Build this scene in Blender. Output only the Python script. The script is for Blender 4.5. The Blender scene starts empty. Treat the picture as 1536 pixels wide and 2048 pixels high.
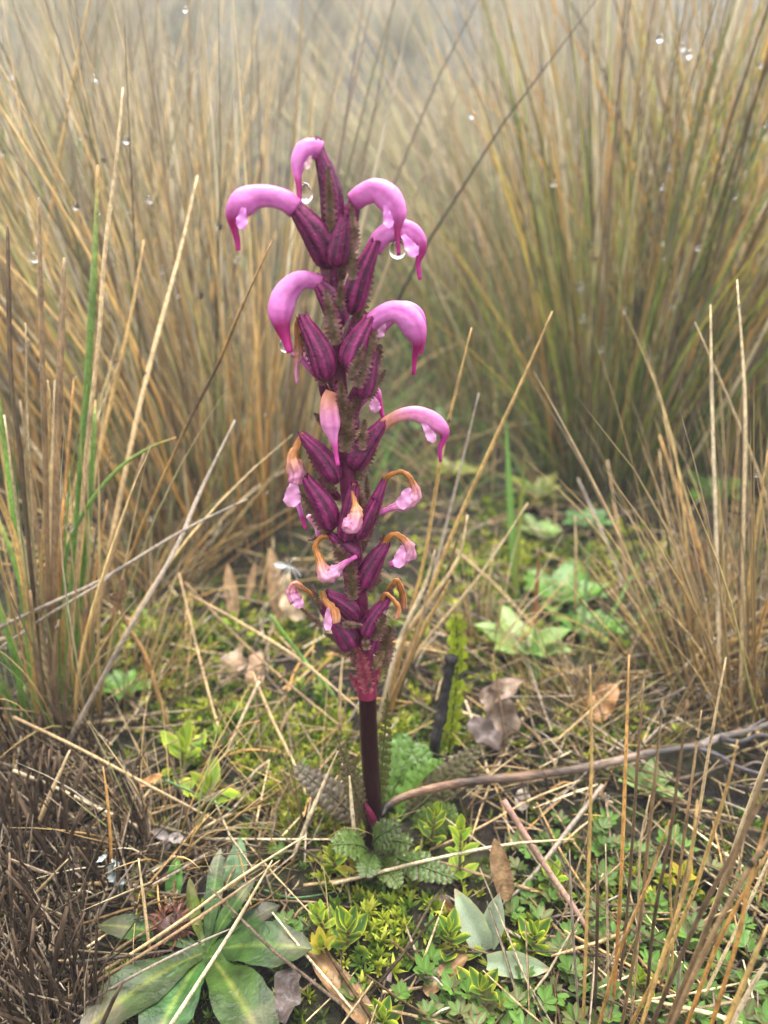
import bpy, math, random
import numpy as np
from mathutils import Vector

random.seed(7)
rng = np.random.default_rng(11)
sc = bpy.context.scene
COL = sc.collection

# ------------------------------------------------------------------ camera
PITCH = math.radians(25.0)
F = 1547.0                       # focal length in pixels of the 1536 x 2048 photograph
CAM = np.array([0.0, 0.0, 0.30])
cam_d = bpy.data.cameras.new('camera')
cam = bpy.data.objects.new('camera', cam_d)
COL.objects.link(cam)
cam.location = CAM
cam.rotation_euler = (math.radians(90) - PITCH, 0, 0)
cam_d.sensor_fit = 'VERTICAL'
cam_d.sensor_height = 9.0
cam_d.sensor_width = 6.75
cam_d.lens = 9.0 * F / 2048.0
cam_d.clip_start = 0.01
cam_d.clip_end = 400
cam_d.dof.use_dof = True
cam_d.dof.focus_distance = 0.292
cam_d.dof.aperture_fstop = 1.9
sc.camera = cam

# ------------------------------------------------------------------ world, sun, exposure
SUN_EL, SUN_AZ = math.radians(80), math.radians(15)
w = bpy.data.worlds.new('World')
sc.world = w
w.use_nodes = True
nt = w.node_tree
nt.nodes.clear()
sky = nt.nodes.new('ShaderNodeTexSky')
sky.sky_type = 'NISHITA'
sky.sun_disc = False
sky.sun_elevation = SUN_EL
sky.sun_rotation = SUN_AZ
sky.air_density = 1.0
sky.dust_density = 4.0
hsv = nt.nodes.new('ShaderNodeHueSaturation')
hsv.inputs['Saturation'].default_value = 0.22
bg = nt.nodes.new('ShaderNodeBackground')
bg.inputs['Strength'].default_value = 0.15
wo = nt.nodes.new('ShaderNodeOutputWorld')
nt.links.new(sky.outputs[0], hsv.inputs['Color'])
nt.links.new(hsv.outputs[0], bg.inputs['Color'])
nt.links.new(bg.outputs[0], wo.inputs['Surface'])
sd = bpy.data.lights.new('sun', 'SUN')
sd.energy = 1.5
sd.angle = math.radians(55)
sd.color = (1.0, 0.985, 0.965)
sun = bpy.data.objects.new('sun', sd)
COL.objects.link(sun)
sun.rotation_euler = (math.radians(90) - SUN_EL, 0, math.pi - SUN_AZ)   # soft light from high above, a little beyond the flower
sc.view_settings.view_transform = 'Standard'
sc.view_settings.look = 'None'
sc.view_settings.gamma = 1
sc.view_settings.exposure = 2.3
sc.render.engine = 'CYCLES'
cy = sc.cycles
cy.max_bounces = 7
cy.diffuse_bounces = 3
cy.glossy_bounces = 3
cy.transmission_bounces = 6
cy.volume_bounces = 1
cy.caustics_reflective = False
cy.caustics_refractive = False
cy.use_denoising = True

# ------------------------------------------------------------------ helpers: space
cp, sp = math.cos(PITCH), math.sin(PITCH)

def hgt(x, y):
    x = np.asarray(x, float); y = np.asarray(y, float)
    b = (0.0035*np.sin(31*x+1.3)*np.cos(27*y+.4) + 0.0022*np.sin(67*x+2.1*np.sin(40*y)) * np.cos(59*y-.7)
         + 0.0011*np.sin(171*x+40*y)*np.sin(143*y-31*x))
    s = np.maximum(0, np.minimum(y, 15.0) - 0.95)
    rise = 0.29*s*s/(s+1.4)
    far = 0.05*np.sin(1.9*x+.6)*np.clip(y-1, 0, 1)*np.cos(1.3*y) + 0.12*np.sin(.55*x+1+.4*y)*np.clip((y-2)/3, 0, 1)
    return b + rise + far

def ray(px, py):
    cx = (px-768.0)/F; cyy = (1024.0-py)/F
    return np.array([cx, cp + cyy*sp, -sp + cyy*cp])

def P(px, py, Y):
    d = ray(px, py)
    return CAM + d*(Y/d[1])

def px2m(py, Y):
    return (Y/ray(768, py)[1])/F

def G(px, py, up=0.0):
    d = ray(px, py)
    z = 0.0
    for _ in range(12):
        t = (z - CAM[2])/min(d[2], -1e-3)
        p = CAM + d*t
        z = float(hgt(p[0], p[1]))
    return np.array([p[0], p[1], z+up])

def unit(v):
    v = np.asarray(v, float)
    return v/(np.linalg.norm(v)+1e-12)

def spline(pts, sub=4):
    pts = np.asarray(pts, float)
    if len(pts) < 3:
        t = np.linspace(0, 1, sub*2+1)[:, None]
        return pts[0]*(1-t)+pts[-1]*t
    p = np.vstack([2*pts[0]-pts[1], pts, 2*pts[-1]-pts[-2]])
    out = []
    for i in range(1, len(p)-2):
        for k in range(sub):
            t = k/sub
            out.append(.5*((2*p[i]) + (-p[i-1]+p[i+1])*t + (2*p[i-1]-5*p[i]+4*p[i+1]-p[i+2])*t*t
                           + (-p[i-1]+3*p[i]-3*p[i+1]+p[i+2])*t**3))
    out.append(p[-2])
    return np.array(out)

def ramp(stops, t):
    ts = [s[0] for s in stops]
    return np.stack([np.interp(t, ts, [s[1][k] for s in stops]) for k in range(3)], -1)

# ------------------------------------------------------------------ helpers: meshes
class MB:
    def __init__(s):
        s.v, s.f, s.c, s.n = [], [], [], 0
    def add(s, vfc):
        v, f, c = vfc
        v = np.asarray(v, float)
        c = np.asarray(c, float)
        if c.ndim == 1:
            c = np.tile(c, (len(v), 1))
        s.v.append(v); s.c.append(c)
        n = s.n
        s.f.extend([tuple(i+n for i in q) for q in f])
        s.n += len(v)
        return s
    def mesh(s, name, mat, smooth=True):
        return mesh_from(name, np.vstack(s.v), s.f, np.vstack(s.c), mat, smooth)
    def build(s, name, mat, parent=None, loc=None, smooth=True):
        V = np.vstack(s.v)
        if loc is not None:
            V = V - np.asarray(loc)
        me = mesh_from(name, V, s.f, np.vstack(s.c), mat, smooth)
        return link(name, me, parent, loc)

def mesh_from(name, V, faces, C, mat, smooth=True):
    me = bpy.data.meshes.new(name)
    if isinstance(faces, np.ndarray):
        nf, k = faces.shape
        me.vertices.add(len(V)); me.vertices.foreach_set('co', V.astype(np.float32).ravel())
        me.loops.add(nf*k); me.loops.foreach_set('vertex_index', faces.astype(np.int32).ravel())
        me.polygons.add(nf); me.polygons.foreach_set('loop_start', np.arange(0, nf*k, k, dtype=np.int32))
        me.update(calc_edges=True)
    else:
        me.from_pydata(V.tolist(), [], faces)
    a = me.attributes.new('Col', 'FLOAT_COLOR', 'POINT')
    rgba = np.ones((len(V), 4), np.float32)
    rgba[:, :3] = np.clip(C, 0, 1)
    a.data.foreach_set('color', rgba.ravel())
    me.polygons.foreach_set('use_smooth', np.full(len(me.polygons), smooth))
    me.materials.append(mat)
    return me

def link(name, data, parent=None, loc=None):
    o = bpy.data.objects.new(name, data)
    COL.objects.link(o)
    if parent is not None:
        o.parent = parent
        if loc is not None:
            o.location = np.asarray(loc) - np.asarray(origin(parent))
        else:
            o.location = -np.asarray(origin(parent))
    elif loc is not None:
        o.location = loc
    return o

ORG = {}
def origin(o):
    return ORG.get(o.name, np.zeros(3))

def thing(name, label, cat, loc, group=None):
    o = bpy.data.objects.new(name, None)
    o.empty_display_size = .01
    COL.objects.link(o)
    o.location = loc
    ORG[o.name] = np.asarray(loc, float)
    return tag(o, label, cat, group)

def tag(o, label, cat, group=None, kind=None):
    o['label'] = label; o['category'] = cat
    if group: o['group'] = group
    if kind: o['kind'] = kind
    return o

def sub(o, mb, name, mat, smooth=True):
    """child mesh of a mesh part that itself sits at the world origin offset of its thing"""
    c = mb.build(name, mat, None, None, smooth)
    c.parent = o
    return c

def tube(pts, rad, sides=6, cols=(.4, .3, .15), flat=1.0, streak=0.0, cap=False, up=None, lump=0.0):
    pts = np.asarray(pts, float)
    n = len(pts)
    rad = np.asarray(rad, float)*np.ones(n)
    cols = np.asarray(cols, float)
    if cols.ndim == 1:
        cols = np.tile(cols, (n, 1))
    T = np.gradient(pts, axis=0)
    T /= np.linalg.norm(T, axis=1)[:, None]+1e-12
    u = np.array([0, -1., 0]) if up is None else np.asarray(up, float)
    if abs(np.dot(unit(u), T[0])) > .95:
        u = np.array([1., 0, 0])
    ang = np.arange(sides)*2*math.pi/sides
    st = 1+streak*rng.uniform(-1, 1, sides)
    V, C = [], []
    for i in range(n):
        a = u - np.dot(u, T[i])*T[i]; a = unit(a); b = np.cross(T[i], a)
        r = rad[i]*(1+lump*rng.uniform(-1, 1, sides)) if lump else rad[i]
        ring = pts[i] + (np.cos(ang)*r*flat)[:, None]*a + (np.sin(ang)*r)[:, None]*b
        V.append(ring); C.append(cols[i][None, :]*st[:, None])
        u = a
    fc = []
    for i in range(n-1):
        for j in range(sides):
            k = (j+1) % sides
            fc.append((i*sides+j, i*sides+k, (i+1)*sides+k, (i+1)*sides+j))
    if cap:
        fc.append(tuple(range(sides))[::-1]); fc.append(tuple((n-1)*sides+j for j in range(sides)))
    return np.vstack(V), fc, np.vstack(C)

def leaf(L, wid, nu=8, nv=2, bend=0.0, fold=0.0, teeth=None, cc=(.1, .2, .03), ce=None, cm=None, wave=0.0, prof=None, shift=0, twist=0, edgepow=3):
    """a leaf along +y, face up +z; prof: width profile(t)"""
    if prof is None:
        prof = lambda t: max(0.03, math.sin(math.pi*min(1, t*.93+.05))**.8)
    ce = cc if ce is None else ce
    cm = cc if cm is None else cm
    cc, ce, cm = map(np.asarray, (cc, ce, cm))
    V, C = [], []
    ph = random.random()*6
    for i in range(nu+1):
        t = i/nu
        ww = wid*prof(t)
        if teeth:
            ww *= 1+teeth*(1 if i % 2 else -1)*(0.3 if i in (0, nu) else 1)
        k = bend*t
        if abs(bend) > 1e-4:
            y0 = L*math.sin(k)/bend; z0 = L*(1-math.cos(k))/bend
        else:
            y0, z0 = L*t, 0
        for j in range(-nv, nv+1):
            s = j/nv
            zz = fold*abs(s)*ww + wave*wid*abs(s)*math.sin(t*13+ph+(1.5 if s > 0 else 0))
            x = s*ww*math.cos(min(1.2, abs(fold)*.5))
            if twist:
                a = twist*t
                x, zz = x*math.cos(a)-zz*math.sin(a), x*math.sin(a)+zz*math.cos(a)
            V.append((x+shift*t*t, y0 - zz*math.sin(k), z0+zz*math.cos(k)))
            e = abs(s)**edgepow
            c = cc*(1-e)+ce*e
            if j == 0: c = cm
            C.append(c)
    m = 2*nv+1
    fc = [(i*m+j, i*m+j+1, (i+1)*m+j+1, (i+1)*m+j) for i in range(nu) for j in range(m-1)]
    return np.array(V), fc, np.array(C)

def place(vfc, base, d, n=(0, 0, 1), s=1.0):
    v, f, c = vfc
    y = unit(d)
    n = np.asarray(n, float)
    z = n-np.dot(n, y)*y
    if np.linalg.norm(z) < 1e-3:
        z = np.array([0, -1, .2]); z = z-np.dot(z, y)*y
    z = unit(z)
    x = np.cross(y, z)
    return np.asarray(base) + s*(v[:, :1]*x + v[:, 1:2]*y + v[:, 2:3]*z), f, c

# ------------------------------------------------------------------ materials
def mat_col(name, rough=.45, trans=0.0, nscale=400., namt=.25, bump=.0, bscale=900., spec=.28, coat=0.0, stretch=(1, 1, 1), speck=0.0, sheen=0.0, rnd=0.0):
    m = bpy.data.materials.new(name)
    m.use_nodes = True
    t = m.node_tree; N = t.nodes; Lk = t.links
    b = N['Principled BSDF']
    out = N['Material Output']
    at = N.new('ShaderNodeAttribute'); at.attribute_name = 'Col'
    tc = N.new('ShaderNodeTexCoord')
    mp = N.new('ShaderNodeMapping'); mp.inputs['Scale'].default_value = stretch
    Lk.new(tc.outputs['Object'], mp.inputs['Vector'])
    ns = N.new('ShaderNodeTexNoise'); ns.inputs['Scale'].default_value = nscale; ns.inputs['Detail'].default_value = 3
    Lk.new(mp.outputs[0], ns.inputs['Vector'])
    mr = N.new('ShaderNodeMapRange')
    mr.inputs['From Min'].default_value = .3; mr.inputs['From Max'].default_value = .7
    mr.inputs['To Min'].default_value = 1-namt; mr.inputs['To Max'].default_value = 1+namt
    Lk.new(ns.outputs['Fac'], mr.inputs['Value'])
    val = mr.outputs[0]
    if rnd:
        oi = N.new('ShaderNodeObjectInfo')
        m2 = N.new('ShaderNodeMapRange'); m2.inputs['To Min'].default_value = 1-rnd; m2.inputs['To Max'].default_value = 1+rnd
        Lk.new(oi.outputs['Random'], m2.inputs['Value'])
        mm = N.new('ShaderNodeMath'); mm.operation = 'MULTIPLY'
        Lk.new(val, mm.inputs[0]); Lk.new(m2.outputs[0], mm.inputs[1]); val = mm.outputs[0]
    vm = N.new('ShaderNodeVectorMath'); vm.operation = 'SCALE'
    Lk.new(at.outputs['Color'], vm.inputs[0]); Lk.new(val, vm.inputs['Scale'])
    colour = vm.outputs[0]
    if speck:
        n2 = N.new('ShaderNodeTexNoise'); n2.inputs['Scale'].default_value = nscale*3.1; n2.inputs['Detail'].default_value = 1
        Lk.new(mp.outputs[0], n2.inputs['Vector'])
        r2 = N.new('ShaderNodeMapRange'); r2.inputs['From Min'].default_value = .62; r2.inputs['From Max'].default_value = .68
        r2.inputs['To Max'].default_value = speck
        Lk.new(n2.outputs['Fac'], r2.inputs['Value'])
        mx = N.new('ShaderNodeMix'); mx.data_type = 'RGBA'
        Lk.new(r2.outputs[0], mx.inputs['Factor']); Lk.new(colour, mx.inputs['A']); mx.inputs['B'].default_value = (.04, .028, .02, 1)
        colour = mx.outputs['Result']
    Lk.new(colour, b.inputs['Base Color'])
    b.inputs['Roughness'].default_value = rough
    b.inputs['Specular IOR Level'].default_value = spec
    b.inputs['Coat Weight'].default_value = coat
    b.inputs['Coat Roughness'].default_value = .15
    if sheen:
        b.inputs['Sheen Weight'].default_value = sheen
    if bump:
        bn = N.new('ShaderNodeTexNoise'); bn.inputs['Scale'].default_value = bscale; bn.inputs['Detail'].default_value = 2
        Lk.new(mp.outputs[0], bn.inputs['Vector'])
        bp = N.new('ShaderNodeBump'); bp.inputs['Strength'].default_value = bump; bp.inputs['Distance'].default_value = .001
        Lk.new(bn.outputs['Fac'], bp.inputs['Height'])
        Lk.new(bp.outputs[0], b.inputs['Normal'])
    if trans:
        tr = N.new('ShaderNodeBsdfTranslucent')
        Lk.new(colour, tr.inputs['Color'])
        ms = N.new('ShaderNodeMixShader'); ms.inputs[0].default_value = trans
        Lk.new(b.outputs[0], ms.inputs[1]); Lk.new(tr.outputs[0], ms.inputs[2])
        Lk.new(ms.outputs[0], out.inputs['Surface'])
    return m

M = {}
M['blade'] = mat_col('grass_blade', .42, .15, 18, .35, rnd=.3, stretch=(8, 8, 1))
M['straw'] = mat_col('dry_straw', .42, .0, 260, .35, bump=.4, bscale=1500, stretch=(3, 3, 1), speck=.75, rnd=.12)
M['dead'] = mat_col('dead_stubble', .55, .0, 300, .55, bump=.8, bscale=900, speck=.4, rnd=.3, spec=.08)
M['stub'] = mat_col('stub', .75, .0, 9, .6, bump=0, speck=.3, rnd=.45, spec=.06, stretch=(6, 6, 1))
M['far'] = mat_col('far_grass', .6, .15, 9, .3, rnd=.2)
M['petal'] = mat_col('petal', .38, .22, 260, .2, bump=.25, bscale=700, coat=.06)
M['calyx'] = mat_col('calyx', .42, .05, 330, .35, bump=.5, bscale=1100, coat=.06)
M['stem'] = mat_col('stem', .3, .0, 300, .25, bump=.2, bscale=900, spec=.14, coat=.02)
M['bract'] = mat_col('bract', .45, .12, 600, .4, bump=.5, bscale=1500)
M['leaf'] = mat_col('green_leaf', .36, .22, 500, .22, bump=.25, bscale=1100, coat=.05, rnd=.22)
M['rosette'] = mat_col('rosette_leaf', .36, .10, 190, .35, bump=.6, bscale=420, spec=.16, coat=.02)
M['silver'] = mat_col('hairy_leaf', .6, .2, 900, .14, bump=.9, bscale=3200, sheen=.8)
M['moss'] = mat_col('moss', .55, .3, 300, .3, rnd=.15)
M['dry'] = mat_col('dry_leaf', .45, .15, 220, .35, bump=.6, bscale=700, coat=.1)
M['twig'] = mat_col('twig_bark', .42, .0, 230, .5, bump=.8, bscale=800, stretch=(.25, 1, 1), spec=.25)
M['char'] = mat_col('charred', .6, .0, 500, .5, bump=1, bscale=1400, spec=.15)
M['chalk'] = mat_col('chalky', .7, .0, 700, .2, bump=1, bscale=1600)
M['bush'] = mat_col('bush', .6, .2, 20, .3, rnd=.1)

def mat_water():
    m = bpy.data.materials.new('water')
    m.use_nodes = True
    b = m.node_tree.nodes['Principled BSDF']
    b.inputs['Base Color'].default_value = (1, 1, 1, 1)
    b.inputs['Roughness'].default_value = 0.0
    b.inputs['Transmission Weight'].default_value = 1.0
    b.inputs['IOR'].default_value = 1.333
    return m
M['water'] = mat_water()

def mat_ground():
    m = bpy.data.materials.new('peat_ground')
    m.use_nodes = True
    t = m.node_tree; N = t.nodes; Lk = t.links
    b = N['Principled BSDF']
    tc = N.new('ShaderNodeTexCoord')
    n1 = N.new('ShaderNodeTexNoise'); n1.inputs['Scale'].default_value = 22; n1.inputs['Detail'].default_value = 6
    n2 = N.new('ShaderNodeTexNoise'); n2.inputs['Scale'].default_value = 260; n2.inputs['Detail'].default_value = 4
    for n in (n1, n2): Lk.new(tc.outputs['Object'], n.inputs['Vector'])
    r = N.new('ShaderNodeValToRGB')
    e = r.color_ramp.elements
    e[0].position = .34; e[0].color = (.005, .004, .003, 1)
    e[1].position = .72; e[1].color = (.032, .036, .009, 1)
    x = e.new(.45); x.color = (.013, .009, .006, 1)
    x = e.new(.57); x.color = (.015, .015, .006, 1)
    Lk.new(n1.outputs['Fac'], r.inputs['Fac'])
    mr = N.new('ShaderNodeMapRange'); mr.inputs['From Min'].default_value = .3; mr.inputs['From Max'].default_value = .7
    mr.inputs['To Min'].default_value = .45; mr.inputs['To Max'].default_value = 1.6
    Lk.new(n2.outputs['Fac'], mr.inputs['Value'])
    vm = N.new('ShaderNodeVectorMath'); vm.operation = 'SCALE'
    Lk.new(r.outputs[0], vm.inputs[0]); Lk.new(mr.outputs[0], vm.inputs['Scale'])
    Lk.new(vm.outputs[0], b.inputs['Base Color'])
    b.inputs['Roughness'].default_value = .75
    b.inputs['Specular IOR Level'].default_value = .12
    bp = N.new('ShaderNodeBump'); bp.inputs['Strength'].default_value = .9; bp.inputs['Distance'].default_value = .004
    Lk.new(n2.outputs['Fac'], bp.inputs['Height']); Lk.new(bp.outputs[0], b.inputs['Normal'])
    return m
M['ground'] = mat_ground()

# ------------------------------------------------------------------ ground: one sheet, fine near, coarse far
def axis(lo, near0, near1, hi, dn, grow):
    a = list(np.arange(near0, near1, dn))
    s, x = dn, near1
    while x < hi:
        a.append(x); s *= grow; x += s
    a.append(hi)
    s, x = dn, near0
    b = []
    while x > lo:
        s *= grow; x -= s; b.append(max(x, lo))
    return np.array(b[::-1]+a)
gx = axis(-90, -.5, .5, 90, .006, 1.07)
gy = axis(-25, .1, .9, 120, .006, 1.06)
X, Y_ = np.meshgrid(gx, gy)
Z = hgt(X, Y_)
V = np.stack([X.ravel(), Y_.ravel(), Z.ravel()], 1)
nx = len(gx)
idx = np.arange(len(V)).reshape(len(gy), nx)
Q = np.stack([idx[:-1, :-1].ravel(), idx[:-1, 1:].ravel(), idx[1:, 1:].ravel(), idx[1:, :-1].ravel()], 1)
go = link('ground', mesh_from('ground', V, Q, np.ones((len(V), 3))*.1, M['ground']))
tag(go, 'dark wet peaty ground rising to a foggy slope', 'ground', kind='structure')

# ------------------------------------------------------------------ grass
PAL = {
 'gold':  [((.24,.13,.04),(.52,.30,.09),(.68,.47,.19),(.60,.44,.24)), ((.17,.10,.04),(.40,.25,.09),(.56,.40,.18),(.52,.41,.25)), ((.26,.13,.04),(.54,.28,.07),(.66,.43,.16),(.56,.40,.2)),
           ((.12,.13,.03),(.22,.26,.06),(.36,.34,.13),(.48,.36,.2)), ((.08,.055,.035),(.16,.11,.065),(.22,.16,.11),(.24,.18,.13)), ((.26,.18,.09),(.52,.42,.24),(.66,.56,.38),(.58,.5,.36)), ((.2,.12,.05),(.44,.31,.14),(.60,.46,.25),(.54,.43,.27))],
 'olive': [((.09,.11,.015),(.22,.27,.03),(.38,.34,.06),(.46,.25,.06)), ((.07,.10,.015),(.15,.25,.03),(.24,.32,.05),(.42,.30,.10)),
           ((.15,.09,.025),(.42,.23,.05),(.56,.32,.08),(.58,.26,.05)), ((.12,.08,.04),(.26,.17,.07),(.38,.28,.13),(.38,.28,.17)),
           ((.07,.05,.025),(.15,.11,.055),(.22,.16,.09),(.22,.16,.1)), ((.10,.1,.02),(.27,.26,.05),(.50,.38,.11),(.56,.27,.06)), ((.1,.12,.02),(.22,.3,.04),(.3,.36,.07),(.46,.38,.14)),
           ((.16,.12,.05),(.44,.35,.18),(.60,.50,.30),(.54,.45,.3))],
 'brown': [((.12,.07,.03),(.34,.19,.06),(.44,.28,.10),(.42,.28,.13)), ((.10,.06,.03),(.26,.16,.07),(.38,.26,.13),(.36,.26,.16)),
           ((.16,.10,.04),(.45,.29,.09),(.55,.39,.16),(.5,.36,.18)), ((.07,.05,.03),(.17,.11,.06),(.24,.17,.1),(.24,.18,.12)),
           ((.1,.09,.03),(.24,.22,.07),(.38,.3,.12),(.42,.26,.1))],
 'green': [((.06,.10,.02),(.09,.20,.03),(.12,.26,.04),(.25,.26,.08)), ((.06,.09,.02),(.12,.22,.05),(.17,.28,.07),(.4,.25,.1)),
           ((.2,.13,.05),(.42,.29,.11),(.48,.36,.17),(.42,.3,.16)), ((.1,.1,.03),(.22,.24,.07),(.34,.3,.13),(.4,.3,.16))],
 'far':   [((0.182,0.143,0.065),(0.390,0.312,0.156),(0.468,0.377,0.208),(0.468,0.364,0.208)), ((0.130,0.130,0.052),(0.286,0.286,0.117),(0.390,0.351,0.182),(0.429,0.325,0.182)),  # lightened stops: part of the distant haze is painted into these colours
           ((0.182,0.117,0.065),(0.390,0.260,0.143),(0.468,0.351,0.221),(0.468,0.364,0.260)), ((0.104,0.117,0.052),(0.208,0.234,0.091),(0.312,0.299,0.156),(0.390,0.312,0.182))],
}

def blade_geo(pal, sides, segs, r0, bend):
    t = np.linspace(0, 1, segs+1)
    wob = rng.uniform(-.012, .012, 2)
    pts = np.stack([bend*t**2.2 + wob[0]*np.sin(t*7), wob[1]*np.sin(t*5+1), t*(1-.12*abs(bend)*t)], 1)
    st = [(0, pal[0]), (.18, pal[1]), (.6, pal[2]), (1, pal[3])]
    k = rng.uniform(.8, 1.2)
    cols = ramp(st, t)*k
    rad = r0*np.interp(t, [0, .1, .6, 1], [.8, 1, .75, .12])
    return tube(pts, rad, sides, cols, flat=.55)

VAR = {}
def variants(palname, n, sides, segs, r0, key=None, mat='blade', bendmax=.35):
    key = key or (palname, sides, segs, r0)
    if key not in VAR:
        L = []
        for i in range(n):
            pal = PAL[palname][i % len(PAL[palname])]
            g = blade_geo(pal, sides, segs, r0*rng.uniform(.7, 1.3), rng.uniform(.02, 1)**1.5*bendmax)
            L.append((mesh_from('blade', g[0], g[1], g[2], M[mat]), g[0], np.array(g[1]), g[2]))
        VAR[key] = L
    return VAR[key]

DROPSITES = {'gold': [], 'olive': [], 'brown': [], 'green': []}

def tussock(label, group, centre, radius, n_part, n_mass, lmin, lmax, spread, palname, r0=.0023, bias=(0, 0), segs=8, sides=4, site=None, rand_tilt=.16, mass_r0=None, bendmax=.24, name='grass_tussock'):
    cx, cyy = centre
    base = np.array([cx, cyy, float(hgt(cx, cyy))])
    t = thing(name, label, 'grass', base, group)
    vs = variants(palname, 18, sides, segs, r0, bendmax=bendmax)
    MV, MF, MC, off = [], [], [], 0
    vm = variants(palname, 14, 3, 5, mass_r0 or r0, bendmax=bendmax)
    for k in range(n_part+n_mass):
        part = k < n_part
        rr = radius*math.sqrt(rng.uniform())
        a = rng.uniform(0, 2*math.pi)
        ox, oy = rr*math.cos(a), rr*math.sin(a)
        az = a + rng.normal(0, .5)
        tilt = abs(spread*(rr/radius)**.9*rng.uniform(.35, 1.15) + rng.normal(0, rand_tilt*.6))
        L = lmin+(lmax-lmin)*rng.uniform()**1.25
        if rng.uniform() < .10:
            tilt += rng.uniform(.15, .45); L *= rng.uniform(.45, .75)
        dx, dy = math.cos(az)*math.sin(tilt)+bias[0], math.sin(az)*math.sin(tilt)+bias[1]
        az2 = math.atan2(dy, dx); tl = min(1.35, math.hypot(dx, dy))
        z0 = float(hgt(cx+ox, cyy+oy))-base[2]-.004
        if part:
            me = vs[rng.integers(len(vs))]
            o = bpy.data.objects.new('blade', me[0])
            COL.objects.link(o)
            o.parent = t
            o.location = (ox, oy, z0)
            o.rotation_euler = (0, tl, az2)
            o.scale = (L, L, L)
            src = me[1]
        else:
            me = vm[rng.integers(len(vm))]
            src = me[1]
        c1, s1, c2, s2 = math.cos(tl), math.sin(tl), math.cos(az2), math.sin(az2)
        x = src[:, 0]*c1+src[:, 2]*s1; z = -src[:, 0]*s1+src[:, 2]*c1; y = src[:, 1]
        W = np.stack([x*c2-y*s2, x*s2+y*c2, z], 1)*L + np.array([ox, oy, z0])
        if part:
            if site is not None and k % 2 == 0:
                ns = sides
                q = rng.integers(len(W)//ns//2, len(W)//ns)
                site.append(W[q*ns:(q+1)*ns].mean(0)+base)
        else:
            MV.append(W); MF.append(me[2]+off); MC.append(me[3]*rng.uniform(.22, .95)); off += len(W)  # massed blades darkened: shade in the tussock's gaps painted into their colour
    if MV:
        me = mesh_from('blades', np.vstack(MV), np.vstack(MF), np.vstack(MC), M['far'])
        o = bpy.data.objects.new('blade_mass', me)
        COL.objects.link(o); o.parent = t; o['kind'] = 'stuff'
    return t

def gxy(px, py):
    g = G(px, py); return (g[0], g[1])

tussock('dense golden grass tussock behind the flower, its base by the upright dry leaves', None, gxy(445, 1045), .08, 240, 230, .18, .47, .27, 'gold', r0=.0034, bias=(-.05, .0), site=DROPSITES['gold'])
tussock('tall golden tussock spreading behind the near green blades', None, gxy(200, 930), .13, 240, 260, .2, .53, .27, 'gold', r0=.0034, bias=(-.02, 0), site=DROPSITES['gold'])
tussock('loose greenish tussock at the side of the tall golden one', None, gxy(-30, 860), .09, 140, 200, .3, .5, .5, 'green', r0=.0034, site=DROPSITES['green'])
tussock('big olive and orange tussock with a dark hollow at its foot', None, gxy(1215, 965), .062, 240, 220, .22, .56, .27, 'olive', r0=.0035, site=DROPSITES['olive'])
tussock('brown and olive tussock beside the big olive one', None, gxy(1500, 940), .085, 220, 240, .22, .54, .28, 'olive', r0=.0035, bias=(-.02, 0), site=DROPSITES['olive'])
tussock('rusty golden tussock with thin stems behind the forked twig', None, gxy(1520, 1400), .05, 150, 160, .09, .24, .5, 'brown', bias=(-.04, .05), site=DROPSITES['brown'], r0=.0034)
tussock('thin brown and green grass clump between the two big tussocks', None, gxy(985, 880), .05, 70, 120, .2, .36, .35, 'olive', site=DROPSITES['olive'])

for lab, px, py, rad_, npart, lo_, hi_, pal_ in [
  ('low tangled brown clump just behind the middle of the forked twig', 1250, 1460, .03, 50, .03, .075, 'brown'), ('low tangled rusty clump behind the dead leaf heap', 1130, 1420, .025, 45, .03, .08, 'brown'),
  ('low tan clump between the pale herbs and the rusty tussock', 1340, 1310, .03, 55, .05, .12, 'brown'), ('sprawling dry clump under the near green tussock', 250, 1400, .03, 60, .04, .11, 'brown'),
  ('low faded clump in front of the tall golden tussock', 300, 1170, .04, 80, .06, .16, 'gold'), ('small dry clump beside the basal leaves', 625, 1660, .014, 34, .03, .08, 'brown'), 
  ('small tan clump beyond the charred stalk', 960, 1290, .02, 40, .04, .10, 'gold'), ('sprawling straw clump at the edge of the dark stump', 330, 1680, .02, 40, .04, .09, 'gold')]:
    tussock(lab, None, gxy(px, py), rad_, npart, 50, lo_, hi_, .95, pal_, r0=.0062, rand_tilt=.4, bendmax=.4, segs=6)

for lab, px, py, rad_, npart, lo_, hi_, pal_ in [
  ('low green and tan clump in the gap behind the upper flowers', 870, 720, .07, 70, .10, .24, 'olive'), ('rusty clump in the gap between the big tussocks', 930, 640, .09, 80, .14, .30, 'brown'),
  ('leafy green clump beyond the thin brown and green one', 990, 740, .06, 60, .10, .22, 'green')]:
    tussock(lab, None, gxy(px, py), rad_, npart, 120, lo_, hi_, .6, pal_, r0=.0075, rand_tilt=.3, segs=6)

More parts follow.
